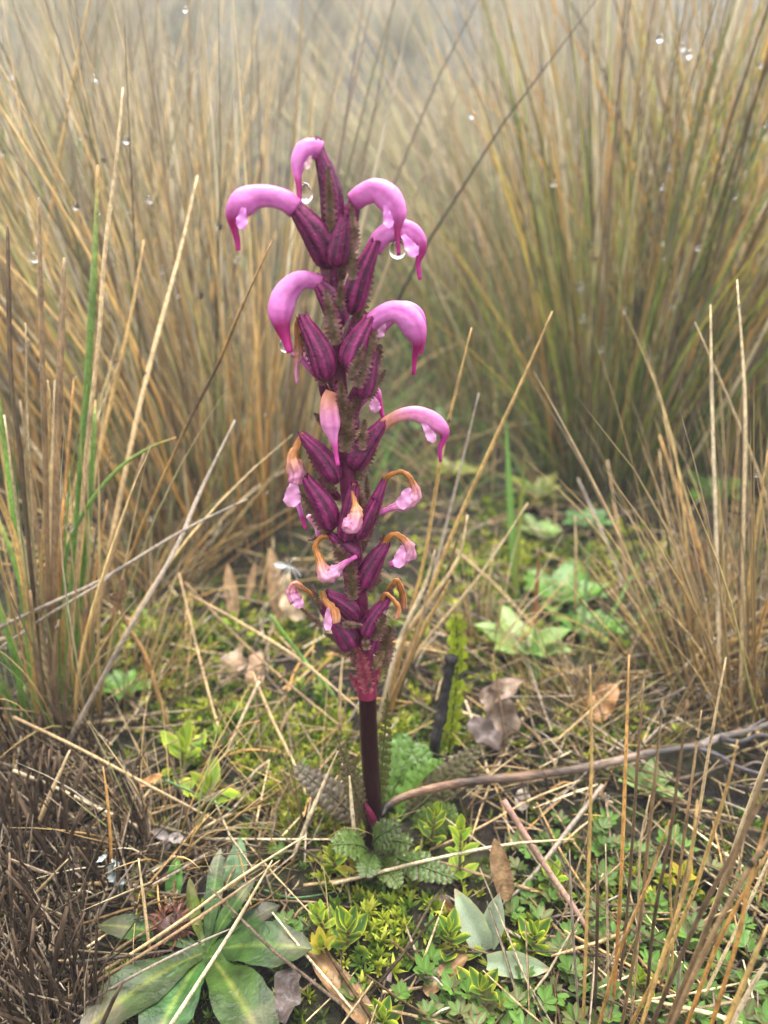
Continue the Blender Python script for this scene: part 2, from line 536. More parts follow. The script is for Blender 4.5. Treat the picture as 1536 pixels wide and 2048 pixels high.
# more tussocks up the slope
fl = 'hazy straw-coloured grass tussock on the foggy slope'
far_spots = []
for k in range(900):
    y = 1.15*(9.5/1.15)**rng.uniform(); x = rng.uniform(-.62, .62)*y*1.15
    d = .30+.09*y
    if y < 2.2 and -.16*y < x < .09*y: continue
    if all((x-a)**2+(y-b)**2 > d*d for a, b in far_spots):
        far_spots.append((x, y))
far_vs = variants('far', 16, 3, 5, .0042, key='far', mat='far')
FARM = []
for q in range(4):
    MV, MF, MC, off = [], [], [], 0
    for k in range(420):
        me = far_vs[rng.integers(len(far_vs))]
        rr = .11*math.sqrt(rng.uniform()); a = rng.uniform(0, 6.283)
        tl = abs(.5*rr/.11*rng.uniform(.3, 1.2)+rng.normal(0, .15)); az2 = a+rng.normal(0, .5)
        L = rng.uniform(.3, .55)
        c1, s1, c2, s2 = math.cos(tl), math.sin(tl), math.cos(az2), math.sin(az2)
        src = me[1]
        x = src[:, 0]*c1+src[:, 2]*s1; z = -src[:, 0]*s1+src[:, 2]*c1; y = src[:, 1]
        MV.append(np.stack([x*c2-y*s2, x*s2+y*c2, z], 1)*L + np.array([rr*math.cos(a), rr*math.sin(a), -.01]))
        MF.append(me[2]+off); MC.append(me[3]*rng.uniform(.7, 1.2)); off += len(src)
    FARM.append(mesh_from('far_tussock', np.vstack(MV), np.vstack(MF), np.vstack(MC), M['far']))
FARO = []
for x, y in far_spots:
    o = link('grass_tussock', FARM[rng.integers(4)], None, (x, y, float(hgt(x, y))))
    s = rng.uniform(.75, 1.25)
    o.scale = (s, s, s*rng.uniform(.8, 1.1)); o.rotation_euler = (0, 0, rng.uniform(0, 6.28))
    FARO.append((o, x, y, s))

# short sward between the far tussocks: nobody could count it
MV, MF, MC, off = [], [], [], 0
for k in range(12500):
    me = far_vs[rng.integers(len(far_vs))]
    y = .62*(9/.62)**(rng.uniform()**.8); x = rng.uniform(-.7, .7)*y*1.1
    if k > 10800: break
    if k > 9000:
        y = rng.uniform(.66, 1.9); x = rng.uniform(-.10, .24)*y
    tl = rng.uniform(0, .9); az2 = rng.uniform(0, 6.283); L = rng.uniform(.05, .17)*(1+.12*y)
    if y < .95 and k <= 9000: L *= .45
    if k > 9000: L *= .7
    c1, s1, c2, s2 = math.cos(tl), math.sin(tl), math.cos(az2), math.sin(az2)
    src = me[1]*np.array([2.6, 2.6, 1])
    xx = src[:, 0]*c1+src[:, 2]*s1; z = -src[:, 0]*s1+src[:, 2]*c1; yy = src[:, 1]
    MV.append(np.stack([xx*c2-yy*s2, xx*s2+yy*c2, z], 1)*L + np.array([x, y, float(hgt(x, y))-.005]))
    g = rng.uniform()
    MC.append(.8*me[3]*(np.array([.5, 1.0, .35]) if g < .4 else np.array([.9, .6, .5]) if g < .6 else np.array([.95, .85, .7]))*rng.uniform(.35, 1.3)); MF.append(me[2]+off); off += len(src)
o = link('short_grass', mesh_from('short_grass', np.vstack(MV), np.vstack(MF), np.vstack(MC), M['far']))
tag(o, 'short mixed green and tan grass between the tussocks up the slope', 'grass', kind='stuff')

# dark shrubs on the slope
def shrub(label, x, y, rx, rz, n, cols, group=None):
    base = np.array([x, y, float(hgt(x, y))])
    t = thing('shrub', label, 'shrub', base, group)
    b = MB()
    tips = []
    for i in range(11):
        a = rng.uniform(0, 6.28); r = rx*rng.uniform(.2, .9)
        tip = base+np.array([r*math.cos(a), r*math.sin(a), rz*rng.uniform(.5, 1)])
        mid = base+(tip-base)*.5+np.array([0, 0, .1*rz])
        b.add(tube(spline([base-[0, 0, .02], mid, tip], 4), np.linspace(.02*rx, .005*rx, 9), 5, (.05, .04, .03)))
        tips.append(tip); tips.append(mid)
    b.build('branch_work', M['bush'], t)
    fo = MB()
    for i in range(n):
        c = tips[rng.integers(len(tips))] + rng.normal(0, 1, 3)*np.array([rx*.22, rx*.22, rz*.16])
        c[2] = max(c[2], base[2]+.01)
        g = leaf(rx*.16, rx*.045, 2, 1, .4, .3, cc=np.array(cols[rng.integers(len(cols))])*rng.uniform(.6, 1.3))
        fo.add(place(g, c, rng.normal(0, 1, 3)+[0, 0, .5], rng.normal(0, 1, 3)))
    fo.build('foliage', M['bush'], t)
    return t
dk = [(.03, .04, .03), (.045, .045, .035), (.025, .032, .03)]
shrub('dark rounded shrub in the fog behind the golden tussock', -2.0, 5.6, .75, .85, 900, dk)
shrub('dark low shrub in the fog straight up the slope', .62, 6.6, .8, .7, 900, dk)
shrub('small grey-green shrub at the edge of the fog', -3.6, 6.9, .8, .8, 700, [(.08, .09, .05), (.06, .07, .05)])
shrub('dim bluish shrub high on the slope', 2.6, 7.6, .9, .7, 700, dk)
shrub('low leafy green bush in the gap behind the flower', .22, 1.35, .17, .16, 420, [(.07, .13, .02), (.10, .16, .03), (.05, .09, .02)])
shrub('squat olive bush in the gap beside the leafy green one', -.08, 1.65, .16, .13, 380, [(.12, .13, .03), (.10, .10, .04), (.16, .15, .04)])

SH = [(-2.0, 5.6, 'the dark rounded shrub'), (.62, 6.6, 'the dark low shrub'), (-3.6, 6.9, 'the small grey-green shrub'), (2.6, 7.6, 'the dim bluish shrub'), (.22, 1.35, 'the low leafy green bush'), (-.08, 1.65, 'the squat olive bush')]
for o, x, y, s in FARO:
    q = min(SH, key=lambda h: math.hypot(h[0]-x, h[1]-y))
    where = 'beyond' if y > q[1] else 'in front of'
    tag(o, ('small' if s < .92 else 'broad' if s < 1.1 else 'tall')+' hazy straw-coloured tussock on the foggy slope '+where+' '+q[2], 'grass', 'tussocks up the foggy slope')

# ------------------------------------------------------------------ ground cover stuff
def moss_tuft(c, r, col, n=11):
    V, Fc, C = [], [], []
    for i in range(n):
        a = rng.uniform(0, 6.283); el = rng.uniform(.15, 1.3)
        d = np.array([math.cos(a)*math.cos(el), math.sin(a)*math.cos(el), math.sin(el)])
        s = unit(np.cross(d, rng.normal(0, 1, 3)))*r*.13
        L = r*rng.uniform(.7, 1.2)
        k = len(V)
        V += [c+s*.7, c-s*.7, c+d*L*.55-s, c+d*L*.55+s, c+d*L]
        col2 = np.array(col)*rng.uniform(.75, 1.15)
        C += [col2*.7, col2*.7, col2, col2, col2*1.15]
        Fc += [(k, k+1, k+2, k+3), (k+3, k+2, k+4)]
    return np.array(V), Fc, np.array(C)
ygreen = [(.30, .34, .025), (.18, .24, .018), (.09, .15, .013), (.37, .38, .045), (.06, .11, .01)]
mb = MB()
cnt = 0
blobs = [(580, 1480, 130, 70, 420), (430, 1420, 120, 90, 320), (330, 1290, 130, 90, 180), (640, 1600, 110, 80, 330), (960, 1130, 150, 100, 260), (780, 1830, 110, 90, 110), (1000, 1330, 180, 90, 170),
         (1200, 1480, 140, 50, 90), (560, 1260, 130, 70, 130), (1180, 1120, 140, 60, 150), (860, 1480, 110, 70, 160), (450, 1900, 300, 140, 90), (1250, 1780, 260, 200, 150)]
for bx, by, sx, sy, n in blobs:
    for i in range(n):
        px, py = rng.normal(bx, sx*.6), rng.normal(by, sy*.6)
        if py < 1000 or py > 2150: continue
        g = G(px, py, rng.uniform(0, .004))
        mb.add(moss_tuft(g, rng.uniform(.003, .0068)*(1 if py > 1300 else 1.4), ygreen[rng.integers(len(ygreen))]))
for i in range(1500):
    px, py = rng.uniform(-100, 1640), 1000+1100*rng.uniform()**1.6
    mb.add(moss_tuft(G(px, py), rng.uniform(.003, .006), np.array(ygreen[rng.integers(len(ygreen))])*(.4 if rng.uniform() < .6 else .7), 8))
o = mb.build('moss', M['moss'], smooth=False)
tag(o, 'yellow-green moss carpet on the ground around the flower', 'moss', kind='stuff')

KEEP = [(G(419, 1960), .025), (G(320, 2020), .02), (G(500, 2010), .02), (G(720, 1760), .014), (G(690, 1880), .018), (G(915, 1740), .015), (G(905, 1890), .015), (G(960, 1970), .014), (G(980, 1880), .02), (G(790, 1720), .03), (G(650, 1890), .012)]
def clear(g):
    return any((g[0]-q[0])**2+(g[1]-q[1])**2 < r*r for q, r in KEEP)
mb = MB()
lit = [(.30, .21, .10), (.22, .15, .08), (.40, .30, .16), (.13, .09, .06), (.26, .2, .14), (.33, .2, .08), (.45, .36, .22)]
for i in range(3400):
    px, py = rng.uniform(-150, 1690), 1010+1120*rng.uniform()**1.7
    g = G(px, py)
    pn = math.sin(58*g[0]+1)*math.sin(49*g[1]+2*math.sin(37*g[0]))
    if clear(g) or (pn < -.1 and rng.uniform() < .8): continue
    L = rng.uniform(.01, .07); a = rng.uniform(0, 6.28); el = rng.normal(.08, .16)
    d = np.array([math.cos(a)*math.cos(el), math.sin(a)*math.cos(el), math.sin(el)])
    p0 = g+[0, 0, rng.uniform(.001, .009)]
    m = p0+d*L*.5+rng.normal(0, .02, 3)*L*[1, 1, .5]
    col = np.array(lit[rng.integers(len(lit))])*(rng.uniform(.1, .45) if rng.uniform() < .7 else rng.uniform(.6, 1.1))
    r = rng.uniform(.0003, .0009)
    mb.add(tube([p0, m, p0+d*L], [r, r, r*.6], 3, col))
o = mb.build('straw_litter', M['dead'])
tag(o, 'fine broken straw litter scattered over moss and peat', 'straw', kind='stuff')

# ------------------------------------------------------------------ the flowering plant
PY = .267
base = G(748, 1690)
plant = thing('flowering_plant', 'upright magenta spike of hooked pink flowers on a dark purple stem', 'flower', P(748, 1690, PY))
ORG[plant.name] = np.array(plant.location)

AX = [(748, 1700), (745, 1600), (738, 1480), (735, 1390), (728, 1300), (718, 1190), (704, 1060), (690, 920), (682, 780), (670, 620), (664, 500), (656, 420)]
ax3 = [P(x, y, PY) for x, y in AX]
ax3[0][2] -= .012
lo = spline(ax3[:4], 6); up_ = spline(ax3[3:], 5)
low = MB().add(tube(lo, np.linspace(.0041, .0038, len(lo)), 14, (.016, .0025, .005), streak=.25))
low.build('stem', M['stem'], plant)['label'] = 'glossy blackish purple lower stem'
r_up = np.interp(np.linspace(0, 1, len(up_)), [0, .12, .35, .7, 1], [.0044, .0037, .0031, .0022, .0010])
MB().add(tube(up_, r_up, 14, ramp([(0, (.16, .01, .04)), (.2, (.11, .008, .042)), (1, (.10, .008, .045))], np.linspace(0, 1, len(up_))), streak=.35)).build('flower_stalk', M['calyx'], plant)

def calyx_geo(b, tt, hw, Yb, Yt, pale=1.0, bow=0.0):
    p0, p1 = P(b[0], b[1], Yb), P(tt[0], tt[1], Yt)
    k = px2m((b[1]+tt[1])/2, (Yb+Yt)/2)
    d = p1-p0
    L = np.linalg.norm(d)
    n = 18; S = 44
    side = unit(np.cross(d, [0, 1, 0]))
    V, C = [], []
    ts = np.linspace(0, 1, n)
    pr = np.interp(ts, [0, .05, .14, .3, .5, .7, .86, 1], [.22, .58, .9, 1.0, .93, .77, .60, .46])*hw*k*.90
    u = unit(np.cross(d, [1, 0, .3])); v = unit(np.cross(d, u))
    streak = 1+.3*np.sin(np.arange(S)*2*math.pi/S*7+random.random()*6)+rng.uniform(-.22, .22, S)
    cA, cB = np.array((.05, .003, .023))*pale, np.array((.20, .013, .088))*pale
    for i in range(n):
        th = np.arange(S)*2*math.pi/S
        rr = pr[i]*(.92+.11*np.abs(np.cos(5*th+.5*ts[i]))+.03*np.cos(15*th+1+1.2*ts[i])+.015*rng.normal(0, 1, S))
        cen = p0+d*ts[i]+side*bow*L*math.sin(ts[i]*math.pi)
        ext = 0
        if i == n-1:
            ext = (.07*np.abs(np.sin(2.5*th))+.05*rng.uniform(0, 1, S))*L
            rr = rr*.92
        ring = cen + np.outer(np.cos(th)*rr, u)+np.outer(np.sin(th)*rr, v)
        if i == n-1: ring = ring+np.outer(ext, unit(d))
        V.append(ring)
        m = np.clip(.42+.42*(streak-1)/.3+.10*math.sin(ts[i]*9)+.12*np.sin(np.arange(S)*2.1+ts[i]*3), 0, 1)[:, None]
        C.append((cA*(1-m)+cB*m)*(1.12 if ts[i] > .85 else 1))
    fc = [(i*S+j, i*S+(j+1) % S, (i+1)*S+(j+1) % S, (i+1)*S+j) for i in range(n-1) for j in range(S)]
    fc.append(tuple(range(S))[::-1])
    return np.vstack(V), fc, np.vstack(C)

SCH = {
 'fresh': [(0, (.48, .10, .36)), (.15, (.66, .24, .60)), (.45, (.74, .30, .70)), (.62, (.66, .19, .56)), (.72, (.36, .02, .16)), (.82, (.34, .015, .15)), (1, (.52, .03, .27))],
 'fresh2': [(0, (.5, .12, .4)), (.3, (.74, .30, .70)), (.55, (.70, .22, .62)), (.68, (.46, .04, .25)), (1, (.58, .06, .36))],
 'aging': [(0, (.46, .20, .10)), (.15, (.56, .28, .20)), (.34, (.70, .32, .52)), (.62, (.72, .30, .62)), (.75, (.46, .05, .28)), (1, (.55, .06, .36))],
 'wither': [(0, (.30, .12, .02)), (.2, (.44, .2, .04)), (.42, (.52, .26, .09)), (.55, (.68, .36, .46)), (.75, (.72, .36, .58)), (.88, (.6, .16, .45)), (1, (.52, .1, .38))],
 'brown': [(0, (.28, .11, .02)), (.3, (.48, .24, .07)), (.7, (.40, .18, .04)), (1, (.52, .27, .16))],
 'brownpink': [(0, (.30, .12, .02)), (.45, (.50, .26, .09)), (.65, (.58, .3, .25)), (.8, (.60, .28, .42)), (1, (.58, .26, .40))],
 'pale': [(0, (.74, .42, .62)), (.5, (.78, .5, .68)), (.8, (.66, .18, .52)), (1, (.55, .06, .38))],
}
def corolla_geo(pts, Y0, Y1, sch, flat=.78):
    pp = np.array([(x, y, h) for x, y, h in pts], float)
    s = spline(pp, 5)
    n = len(s)
    seg = np.r_[0, np.cumsum(np.linalg.norm(np.diff(s[:, :2], axis=0), axis=1))]; t = seg/seg[-1]
    Ys = Y0+(Y1-Y0)*t
    p3 = np.array([P(a[0], a[1], y) for a, y in zip(s, Ys)])
    rad = np.array([max(a[2], 1.6)*px2m(a[1], y) for a, y in zip(s, Ys)])
    cols = ramp(SCH[sch], t)*np.array([.92, .76, .76])
    wr = sch in ('wither', 'brown', 'brownpink')
    if wr:
        flat = .6
        rad = rad*np.interp(t, [0, .45, .6, 1], [.72, .75, 1.0, 1.0])*rng.uniform(.92, 1.08, n)
        p3 = p3+spline(rng.normal(0, .0004, (max(3, n//5+1), 3)), 5)[np.linspace(0, max(3, n//5+1)*5-5, n).astype(int)]
    v, f, c = tube(p3, rad, 18, cols, flat=flat, streak=.10, cap=True, up=(0, -1, 0), lump=.3 if wr else 0.0)
    if not wr:
        # darker veins along the hood, as pigment
        S = 18
        th = np.arange(S)*2*math.pi/S
        vein = 1-.6*np.clip((np.cos(th*3+.9)-.55)/.45, 0, 1)
        fade = np.clip(1-np.abs(t-.35)/.45, 0, 1)[:, None]
        vv = 1-(1-vein)[None, :]*fade
        c = c.reshape(n, S, 3)*np.stack([.5+.5*vv, vv, .4+.6*vv], -1)*rng.uniform(.94, 1.06, (n, S, 1))
        c = c.reshape(-1, 3)
        # crease along both cheeks of the hood
        ctr = v.reshape(n, S, 3).mean(1, keepdims=True)
        rr = v.reshape(n, S, 3)-ctr
        v = (ctr+rr*(1-.10*np.clip((np.cos(th*3+.9)-.5)/.5, 0, 1)[None, :, None]*fade[:, :, None])).reshape(-1, 3)
    else:
        c = c*(1+.35*np.sin(np.arange(18)*2.3)[None, :].repeat(n, 0).reshape(-1, 1))*rng.uniform(.8, 1.15, (len(c), 1))
    return v, f, c

def bract_geo(p0, p1, hw, Y0, Y1, nrm=(0, -1, .25), bend=.25, cols=((.085, .055, .022), (.17, .055, .065), (.06, .045, .015)), nu=22):
    a, b = P(p0[0], p0[1], Y0), P(p1[0], p1[1], Y1)
    k = px2m((p0[1]+p1[1])/2, (Y0+Y1)/2)
    L = np.linalg.norm(b-a)*1.02
    pr = lambda t: np.interp(t, [0, .1, .3, .6, .85, 1], [.5, .9, 1, .8, .5, .22])
    g = leaf(L, hw*k*1.35, nu, 2, bend, -.35, teeth=.34, cc=cols[0], ce=cols[1], cm=cols[2], wave=.25, prof=pr, edgepow=2)
    v, f, c = g
    c = c*rng.uniform(.75, 1.3, (len(c), 1))
    return place((v, f, c), a, b-a+np.array([0, 0, 0]), nrm)

FL = [
 # calyx (base, tip, hw, dYbase, dYtip[, bow]), corolla (points, dY0, dY1, scheme), lip (p0, p1, hw, dY), bracts
 dict(cal=((664, 470), (634, 292), 27, 0, .000, -.07), cor=([(640, 303, 20), (626, 296, 19), (609, 303, 21), (597, 325, 17), (595, 348, 10), (598, 372, 6), (600, 403, 4)], .0, -.004, 'fresh'),
      lip=((622, 312), (612, 338), 6, -.005, (.6, .42, .38)), br=[((662, 465), (657, 333), 9, -.006, -.007)]),
 dict(cal=((664, 535), (585, 408), 34, -.002, -.005, -.05), cor=([(592, 418, 21), (572, 402, 21), (545, 393, 21), (515, 393, 23), (488, 405, 28), (469, 428, 19), (468, 452, 9), (474, 478, 6), (477, 501, 4)], -.005, -.006, 'fresh'),
      lip=((487, 415), (483, 456), 11, -.011, (.70, .28, .62)), br=[((655, 540), (592, 425), 11, .002, .0)]),
 dict(cal=((684, 475), (712, 393), 24, .003, .004), cor=([(706, 405, 19), (726, 390, 21), (752, 382, 24), (778, 398, 27), (795, 428, 20), (796, 448, 10), (795, 472, 6), (798, 512, 4)], .003, -.003, 'fresh'),
      lip=((770, 410), (780, 455), 10, -.008, (.70, .28, .62)), br=[((712, 500), (702, 410), 8, -.004, -.001)]),
 dict(cal=((671, 535), (689, 438), 25, -.009, -.011), br=[((706, 560), (697, 440), 10, -.010, -.009), ((712, 560), (742, 482), 8, -.002, .004)]),
 dict(cal=((700, 628), (748, 492), 29, -.003, -.004, .04), cor=([(746, 500, 18), (764, 474, 19), (790, 460, 20), (818, 463, 20), (838, 482, 16), (843, 504, 9), (836, 524, 6), (840, 559, 4)], .0, .004, 'fresh2'),
      lip=((806, 470), (829, 512), 13, -.003, (.72, .30, .63)), br=[((715, 640), (748, 512), 10, -.001, .004)]),
 dict(cal=((684, 655), (632, 560), 28, -.005, -.004, -.05), cor=([(641, 567, 16), (620, 560, 17), (595, 563, 21), (571, 588, 26), (561, 622, 27), (564, 652, 17), (572, 678, 10), (580, 706, 7)], -.004, -.010, 'fresh'),
      br=[((672, 690), (652, 580), 12, -.013, -.011)]),
 dict(cal=((656, 762), (607, 640), 30, -.010, -.008, -.06), cor=([(606, 640, 7), (598, 632, 7), (593, 650, 7), (598, 680, 10), (594, 705, 12), (592, 722, 7), (595, 745, 5), (594, 768, 4)], -.004, -.004, 'brownpink'),
      lip=((600, 660), (604, 715), 13, -.001, (.60, .28, .42)), br=[((650, 770), (603, 665), 10, -.004, -.003)]),
 dict(cal=((655, 800), (640, 755), 12, .006, .004), cor=([(586, 704, 10), (602, 715, 9), (618, 735, 6), (640, 765, 3)], .002, .004, 'fresh2')),
 dict(cal=((698, 745), (740, 640), 33, -.008, -.007, .05), cor=([(738, 652, 18), (756, 634, 18), (785, 622, 20), (812, 632, 25), (830, 660, 24), (836, 686, 13), (830, 712, 6), (827, 749, 4)], -.007, -.004, 'fresh'),
      br=[((712, 775), (752, 662), 12, -.013, -.008), ((735, 790), (760, 690), 13, .001, .006)]),
 dict(cal=((715, 735), (742, 650), 20, .008, .010), cor=([(760, 660, 12), (780, 636, 14), (806, 620, 18), (832, 630, 16), (842, 660, 12), (842, 690, 8), (841, 708, 4)], .010, .010, 'fresh2'), lip=((770, 640), (756, 672), 10, .008, (.66, .34, .50))),
 dict(cal=((722, 798), (746, 705), 24, -.006, -.003), br=[((700, 760), (728, 690), 9, -.014, -.013), ((735, 800), (770, 742), 7, -.001, .004)]),
 dict(cal=((700, 885), (670, 790), 20, -.006, -.006), cor=([(664, 783, 13), (659, 800, 17), (659, 828, 20), (662, 852, 19), (666, 874, 10), (671, 900, 5), (676, 931, 4)], -.010, -.017, 'aging'),
      br=[((690, 905), (700, 800), 14, -.011, -.012), ((650, 850), (628, 825), 6, .003, .003)]),
 dict(cal=((705, 860), (712, 830), 14, .006, .008), cor=([(712, 828, 7), (718, 808, 9), (734, 788, 13), (750, 786, 12), (758, 804, 7), (766, 836, 4)], .009, .009, 'fresh2'), lip=((745, 790), (750, 822), 12, .005, (.66, .34, .50))),
 dict(cal=((704, 940), (765, 848), 27, -.005, -.003, .05), cor=([(760, 856, 13), (778, 842, 12), (805, 829, 13), (835, 828, 16), (866, 842, 18), (886, 860, 13), (888, 876, 8), (880, 898, 5), (881, 923, 3)], -.003, .0, 'aging'),
      lip=((846, 846), (868, 880), 10, -.004, (.66, .34, .50)), br=[((712, 960), (757, 868), 11, -.001, .003), ((724, 900), (730, 838), 8, -.010, -.008)]),
 dict(cal=((675, 966), (606, 873), 25, -.007, -.005, -.06), cor=([(612, 872, 6), (602, 872, 6), (594, 888, 10), (589, 915, 15), (592, 945, 16), (590, 968, 12)], -.005, -.010, 'brownpink'),
      lip=((588, 960), (586, 1008), 17, -.003, (.66, .34, .50)), br=[((668, 985), (612, 890), 9, -.003, -.001)]),
 dict(cal=((680, 1000), (640, 960), 10, .004, .003), cor=([(592, 985, 9), (596, 1005, 6), (603, 1030, 5), (612, 1058, 4)], -.002, -.002, 'fresh2')),
 dict(cal=((665, 1060), (613, 960), 27, -.009, -.008, -.06), cor=([(617, 1030, 7), (626, 1040, 9), (634, 1054, 6), (635, 1070, 4), (632, 1086, 4)], .003, .003, 'pale'),
      br=[((658, 1075), (606, 985), 9, -.005, -.002), ((650, 1070), (618, 1080), 5, .002, .003)]),
 dict(cal=((688, 1085), (708, 975), 22, -.010, -.012), cor=([(707, 966, 5), (704, 985, 4), (712, 1008, 8), (713, 1030, 14), (702, 1048, 17), (688, 1045, 10)], -.012, -.020, 'brownpink'),
      br=[((722, 1060), (716, 965), 12, -.010, -.010)]),
 dict(cal=((724, 1070), (766, 968), 19, -.003, .001), cor=([(766, 968, 7), (778, 950, 6), (798, 942, 6), (818, 948, 8), (829, 968, 9), (828, 990, 14), (810, 1006, 14), (784, 1015, 6), (752, 1028, 4)], .001, -.002, 'wither'),
      lip=((818, 975), (800, 1012), 14, -.007, (.66, .34, .50)), br=[((735, 1000), (733, 950), 5, .004, .006)]),
 dict(cal=((712, 1078), (748, 1005), 21, -.009, -.008), br=[((724, 1080), (756, 1020), 9, -.005, -.002)]),
 dict(cal=((716, 1118), (662, 1070), 19, -.008, -.010), cor=([(658, 1074, 7), (645, 1074, 6), (634, 1092, 7), (635, 1118, 11), (650, 1140, 16), (668, 1143, 15), (684, 1130, 7), (714, 1114, 4)], -.010, -.018, 'wither'),
      br=[((704, 1150), (668, 1085), 13, -.013, -.013)]),
 dict(cal=((718, 1180), (770, 1090), 25, -.007, -.006, .03), cor=([(768, 1092, 9), (778, 1074, 8), (792, 1070, 8), (808, 1080, 10), (816, 1102, 13), (804, 1118, 12), (780, 1129, 5)], -.006, -.007, 'wither'),
      lip=((806, 1090), (798, 1130), 12, -.011, (.66, .34, .50)), br=[((738, 1185), (766, 1112), 9, -.003, .0), ((722, 1185), (762, 1160), 5, .0, .002), ((762, 1090), (768, 1068), 5, .002, .003)]),
 dict(cal=((672, 1252), (634, 1202), 12, -.004, -.005), cor=([(640, 1206, 6), (624, 1190, 6), (606, 1172, 7), (588, 1170, 8), (581, 1186, 11), (590, 1205, 13)], -.005, -.010, 'brownpink'),
      lip=((588, 1192), (602, 1212), 10, -.012, (.66, .34, .50)), br=[((640, 1220), (625, 1168), 5, -.009, -.007), ((645, 1255), (600, 1212), 5, -.006, -.003)]),
 dict(cal=((714, 1236), (655, 1188), 22, -.007, -.010, -.05), cor=([(642, 1182, 6), (652, 1200, 7), (666, 1225, 10), (668, 1244, 9)], -.014, -.018, 'brown'), lip=((656, 1215), (656, 1254), 8, -.018, (.62, .32, .46)),
      br=[((684, 1250), (725, 1250), 6, -.014, -.013)]),
 dict(cal=((703, 1298), (666, 1238), 26, -.008, -.008, -.05), br=[((700, 1310), (653, 1290), 7, -.006, -.004), ((690, 1290), (650, 1265), 7, .001, .003)]),
 dict(cal=((730, 1275), (772, 1202), 22, -.008, -.006, .04), cor=([(764, 1200, 6), (774, 1192, 6), (788, 1200, 7), (798, 1222, 6), (794, 1238, 6)], -.008, -.012, 'brown'),
      br=[((745, 1280), (772, 1225), 10, -.010, -.011), ((762, 1330), (782, 1250), 14, .002, .004)]),
 dict(cal=((740, 1250), (775, 1190), 14, .006, .008), cor=([(776, 1184, 7), (786, 1165, 8), (796, 1160, 7), (802, 1190, 8), (806, 1215, 8)], .008, .006, 'brown'), br=[((768, 1210), (785, 1175), 8, -.001, .002)]),
 dict(cal=((735, 1305), (752, 1262), 19, -.006, -.006), br=[((735, 1300), (728, 1275), 7, -.013, -.012)]),
] + [dict(cal=(a, b, h, d, d+.001), br=[(a, (b[0]+8, b[1]+10), 8, d-.004, d-.003)]) for a, b, h, d in [
 ((690, 885), (655, 805), 19, .007), ((702, 1000), (690, 905), 18, .008), ((705, 1115), (738, 1045), 18, .008), ((715, 1205), (692, 1130), 18, .008), ((692, 705), (716, 620), 18, .008),
 ((674, 565), (692, 480), 17, .008), ((680, 790), (655, 715), 18, .008), ((668, 600), (648, 520), 17, .008), ((700, 830), (722, 760), 18, .007), ((725, 1280), (705, 1215), 16, .007), ((694, 960), (722, 890), 18, .007)]] + [
 dict(cal=((688, 850), (676, 770), 17, -.006, -.008), br=[((690, 850), (680, 752), 10, -.012, -.013)]), dict(cal=((706, 1195), (704, 1120), 18, -.006, -.008), br=[((706, 1200), (700, 1108), 11, -.012, -.013)]),
 dict(cal=((670, 620), (655, 560), 15, .004, .006), br=[((675, 640), (684, 560), 10, -.008, -.009)])]
for fd in FL:
    c = fd['cal']
    bow = c[5] if len(c) > 5 else 0
    m = MB().add(calyx_geo(c[0], c[1], c[2], PY+c[3], PY+c[4], rng.uniform(.85, 1.15), bow))
    ca = m.build('calyx', M['calyx'], plant)
    if 'cor' in fd:
        q = fd['cor']
        co = sub(ca, MB().add(corolla_geo(q[0], PY+q[1], PY+q[2], q[3])), 'corolla', M['petal'])
        if q[3] in ('wither', 'brown', 'brownpink'):
            co['label'] = 'withered corolla turning orange-brown'
    if 'lip' in fd:
        a, b, hw, dy, col = fd['lip']
        p0, p1 = P(a[0], a[1], PY+dy), P(b[0], b[1], PY+dy)
        pr = lambda t: np.interp(t, [0, .25, .55, .75, .9, 1], [.35, .6, .95, 1, .8, .45])
        col = np.array(col)*np.array([.9, .78, .88])
        g = leaf(np.linalg.norm(p1-p0)*1.05, hw*px2m(a[1], PY), 9, 3, .5, .3, cc=col, ce=col, wave=.35, prof=pr, teeth=.06)
        sub(ca, MB().add(place(g, p0, p1-p0, (rng.uniform(-.3, .3), -1, .2))), 'petal_lip', M['petal'])
    for bb in fd.get('br', []):
        MB().add(bract_geo(bb[0], bb[1], bb[2], PY+bb[3], PY+bb[4])).build('bract', M['bract'], plant)

# lowest leafy bracts clasping the top of the bare stem
redb = ((.22, .05, .055), (.26, .06, .075), (.18, .015, .05))
for p0, p1, hw, y0, y1, cols in [
  ((737, 1388), (716, 1285), 11, -.005, -.006, redb), ((730, 1355), (702, 1290), 8, -.004, -.005, ((.09, .085, .035), (.13, .05, .06), (.12, .03, .05))),
  ((722, 1385), (700, 1345), 7, .000, .001, redb), ((745, 1380), (762, 1315), 7, .0, .003, redb), ((752, 1370), (770, 1290), 12, .003, .006, ((.16, .2, .03), (.12, .07, .05), (.15, .05, .05))),
  ((748, 1340), (768, 1300), 7, -.004, -.003, ((.16, .17, .04), (.2, .07, .06), (.15, .05, .05))), ((712, 1330), (700, 1296), 6, -.003, -.004, redb)]:
    MB().add(bract_geo(p0, p1, hw, PY+y0, PY+y1, cols=cols)).build('bract', M['bract'], plant)

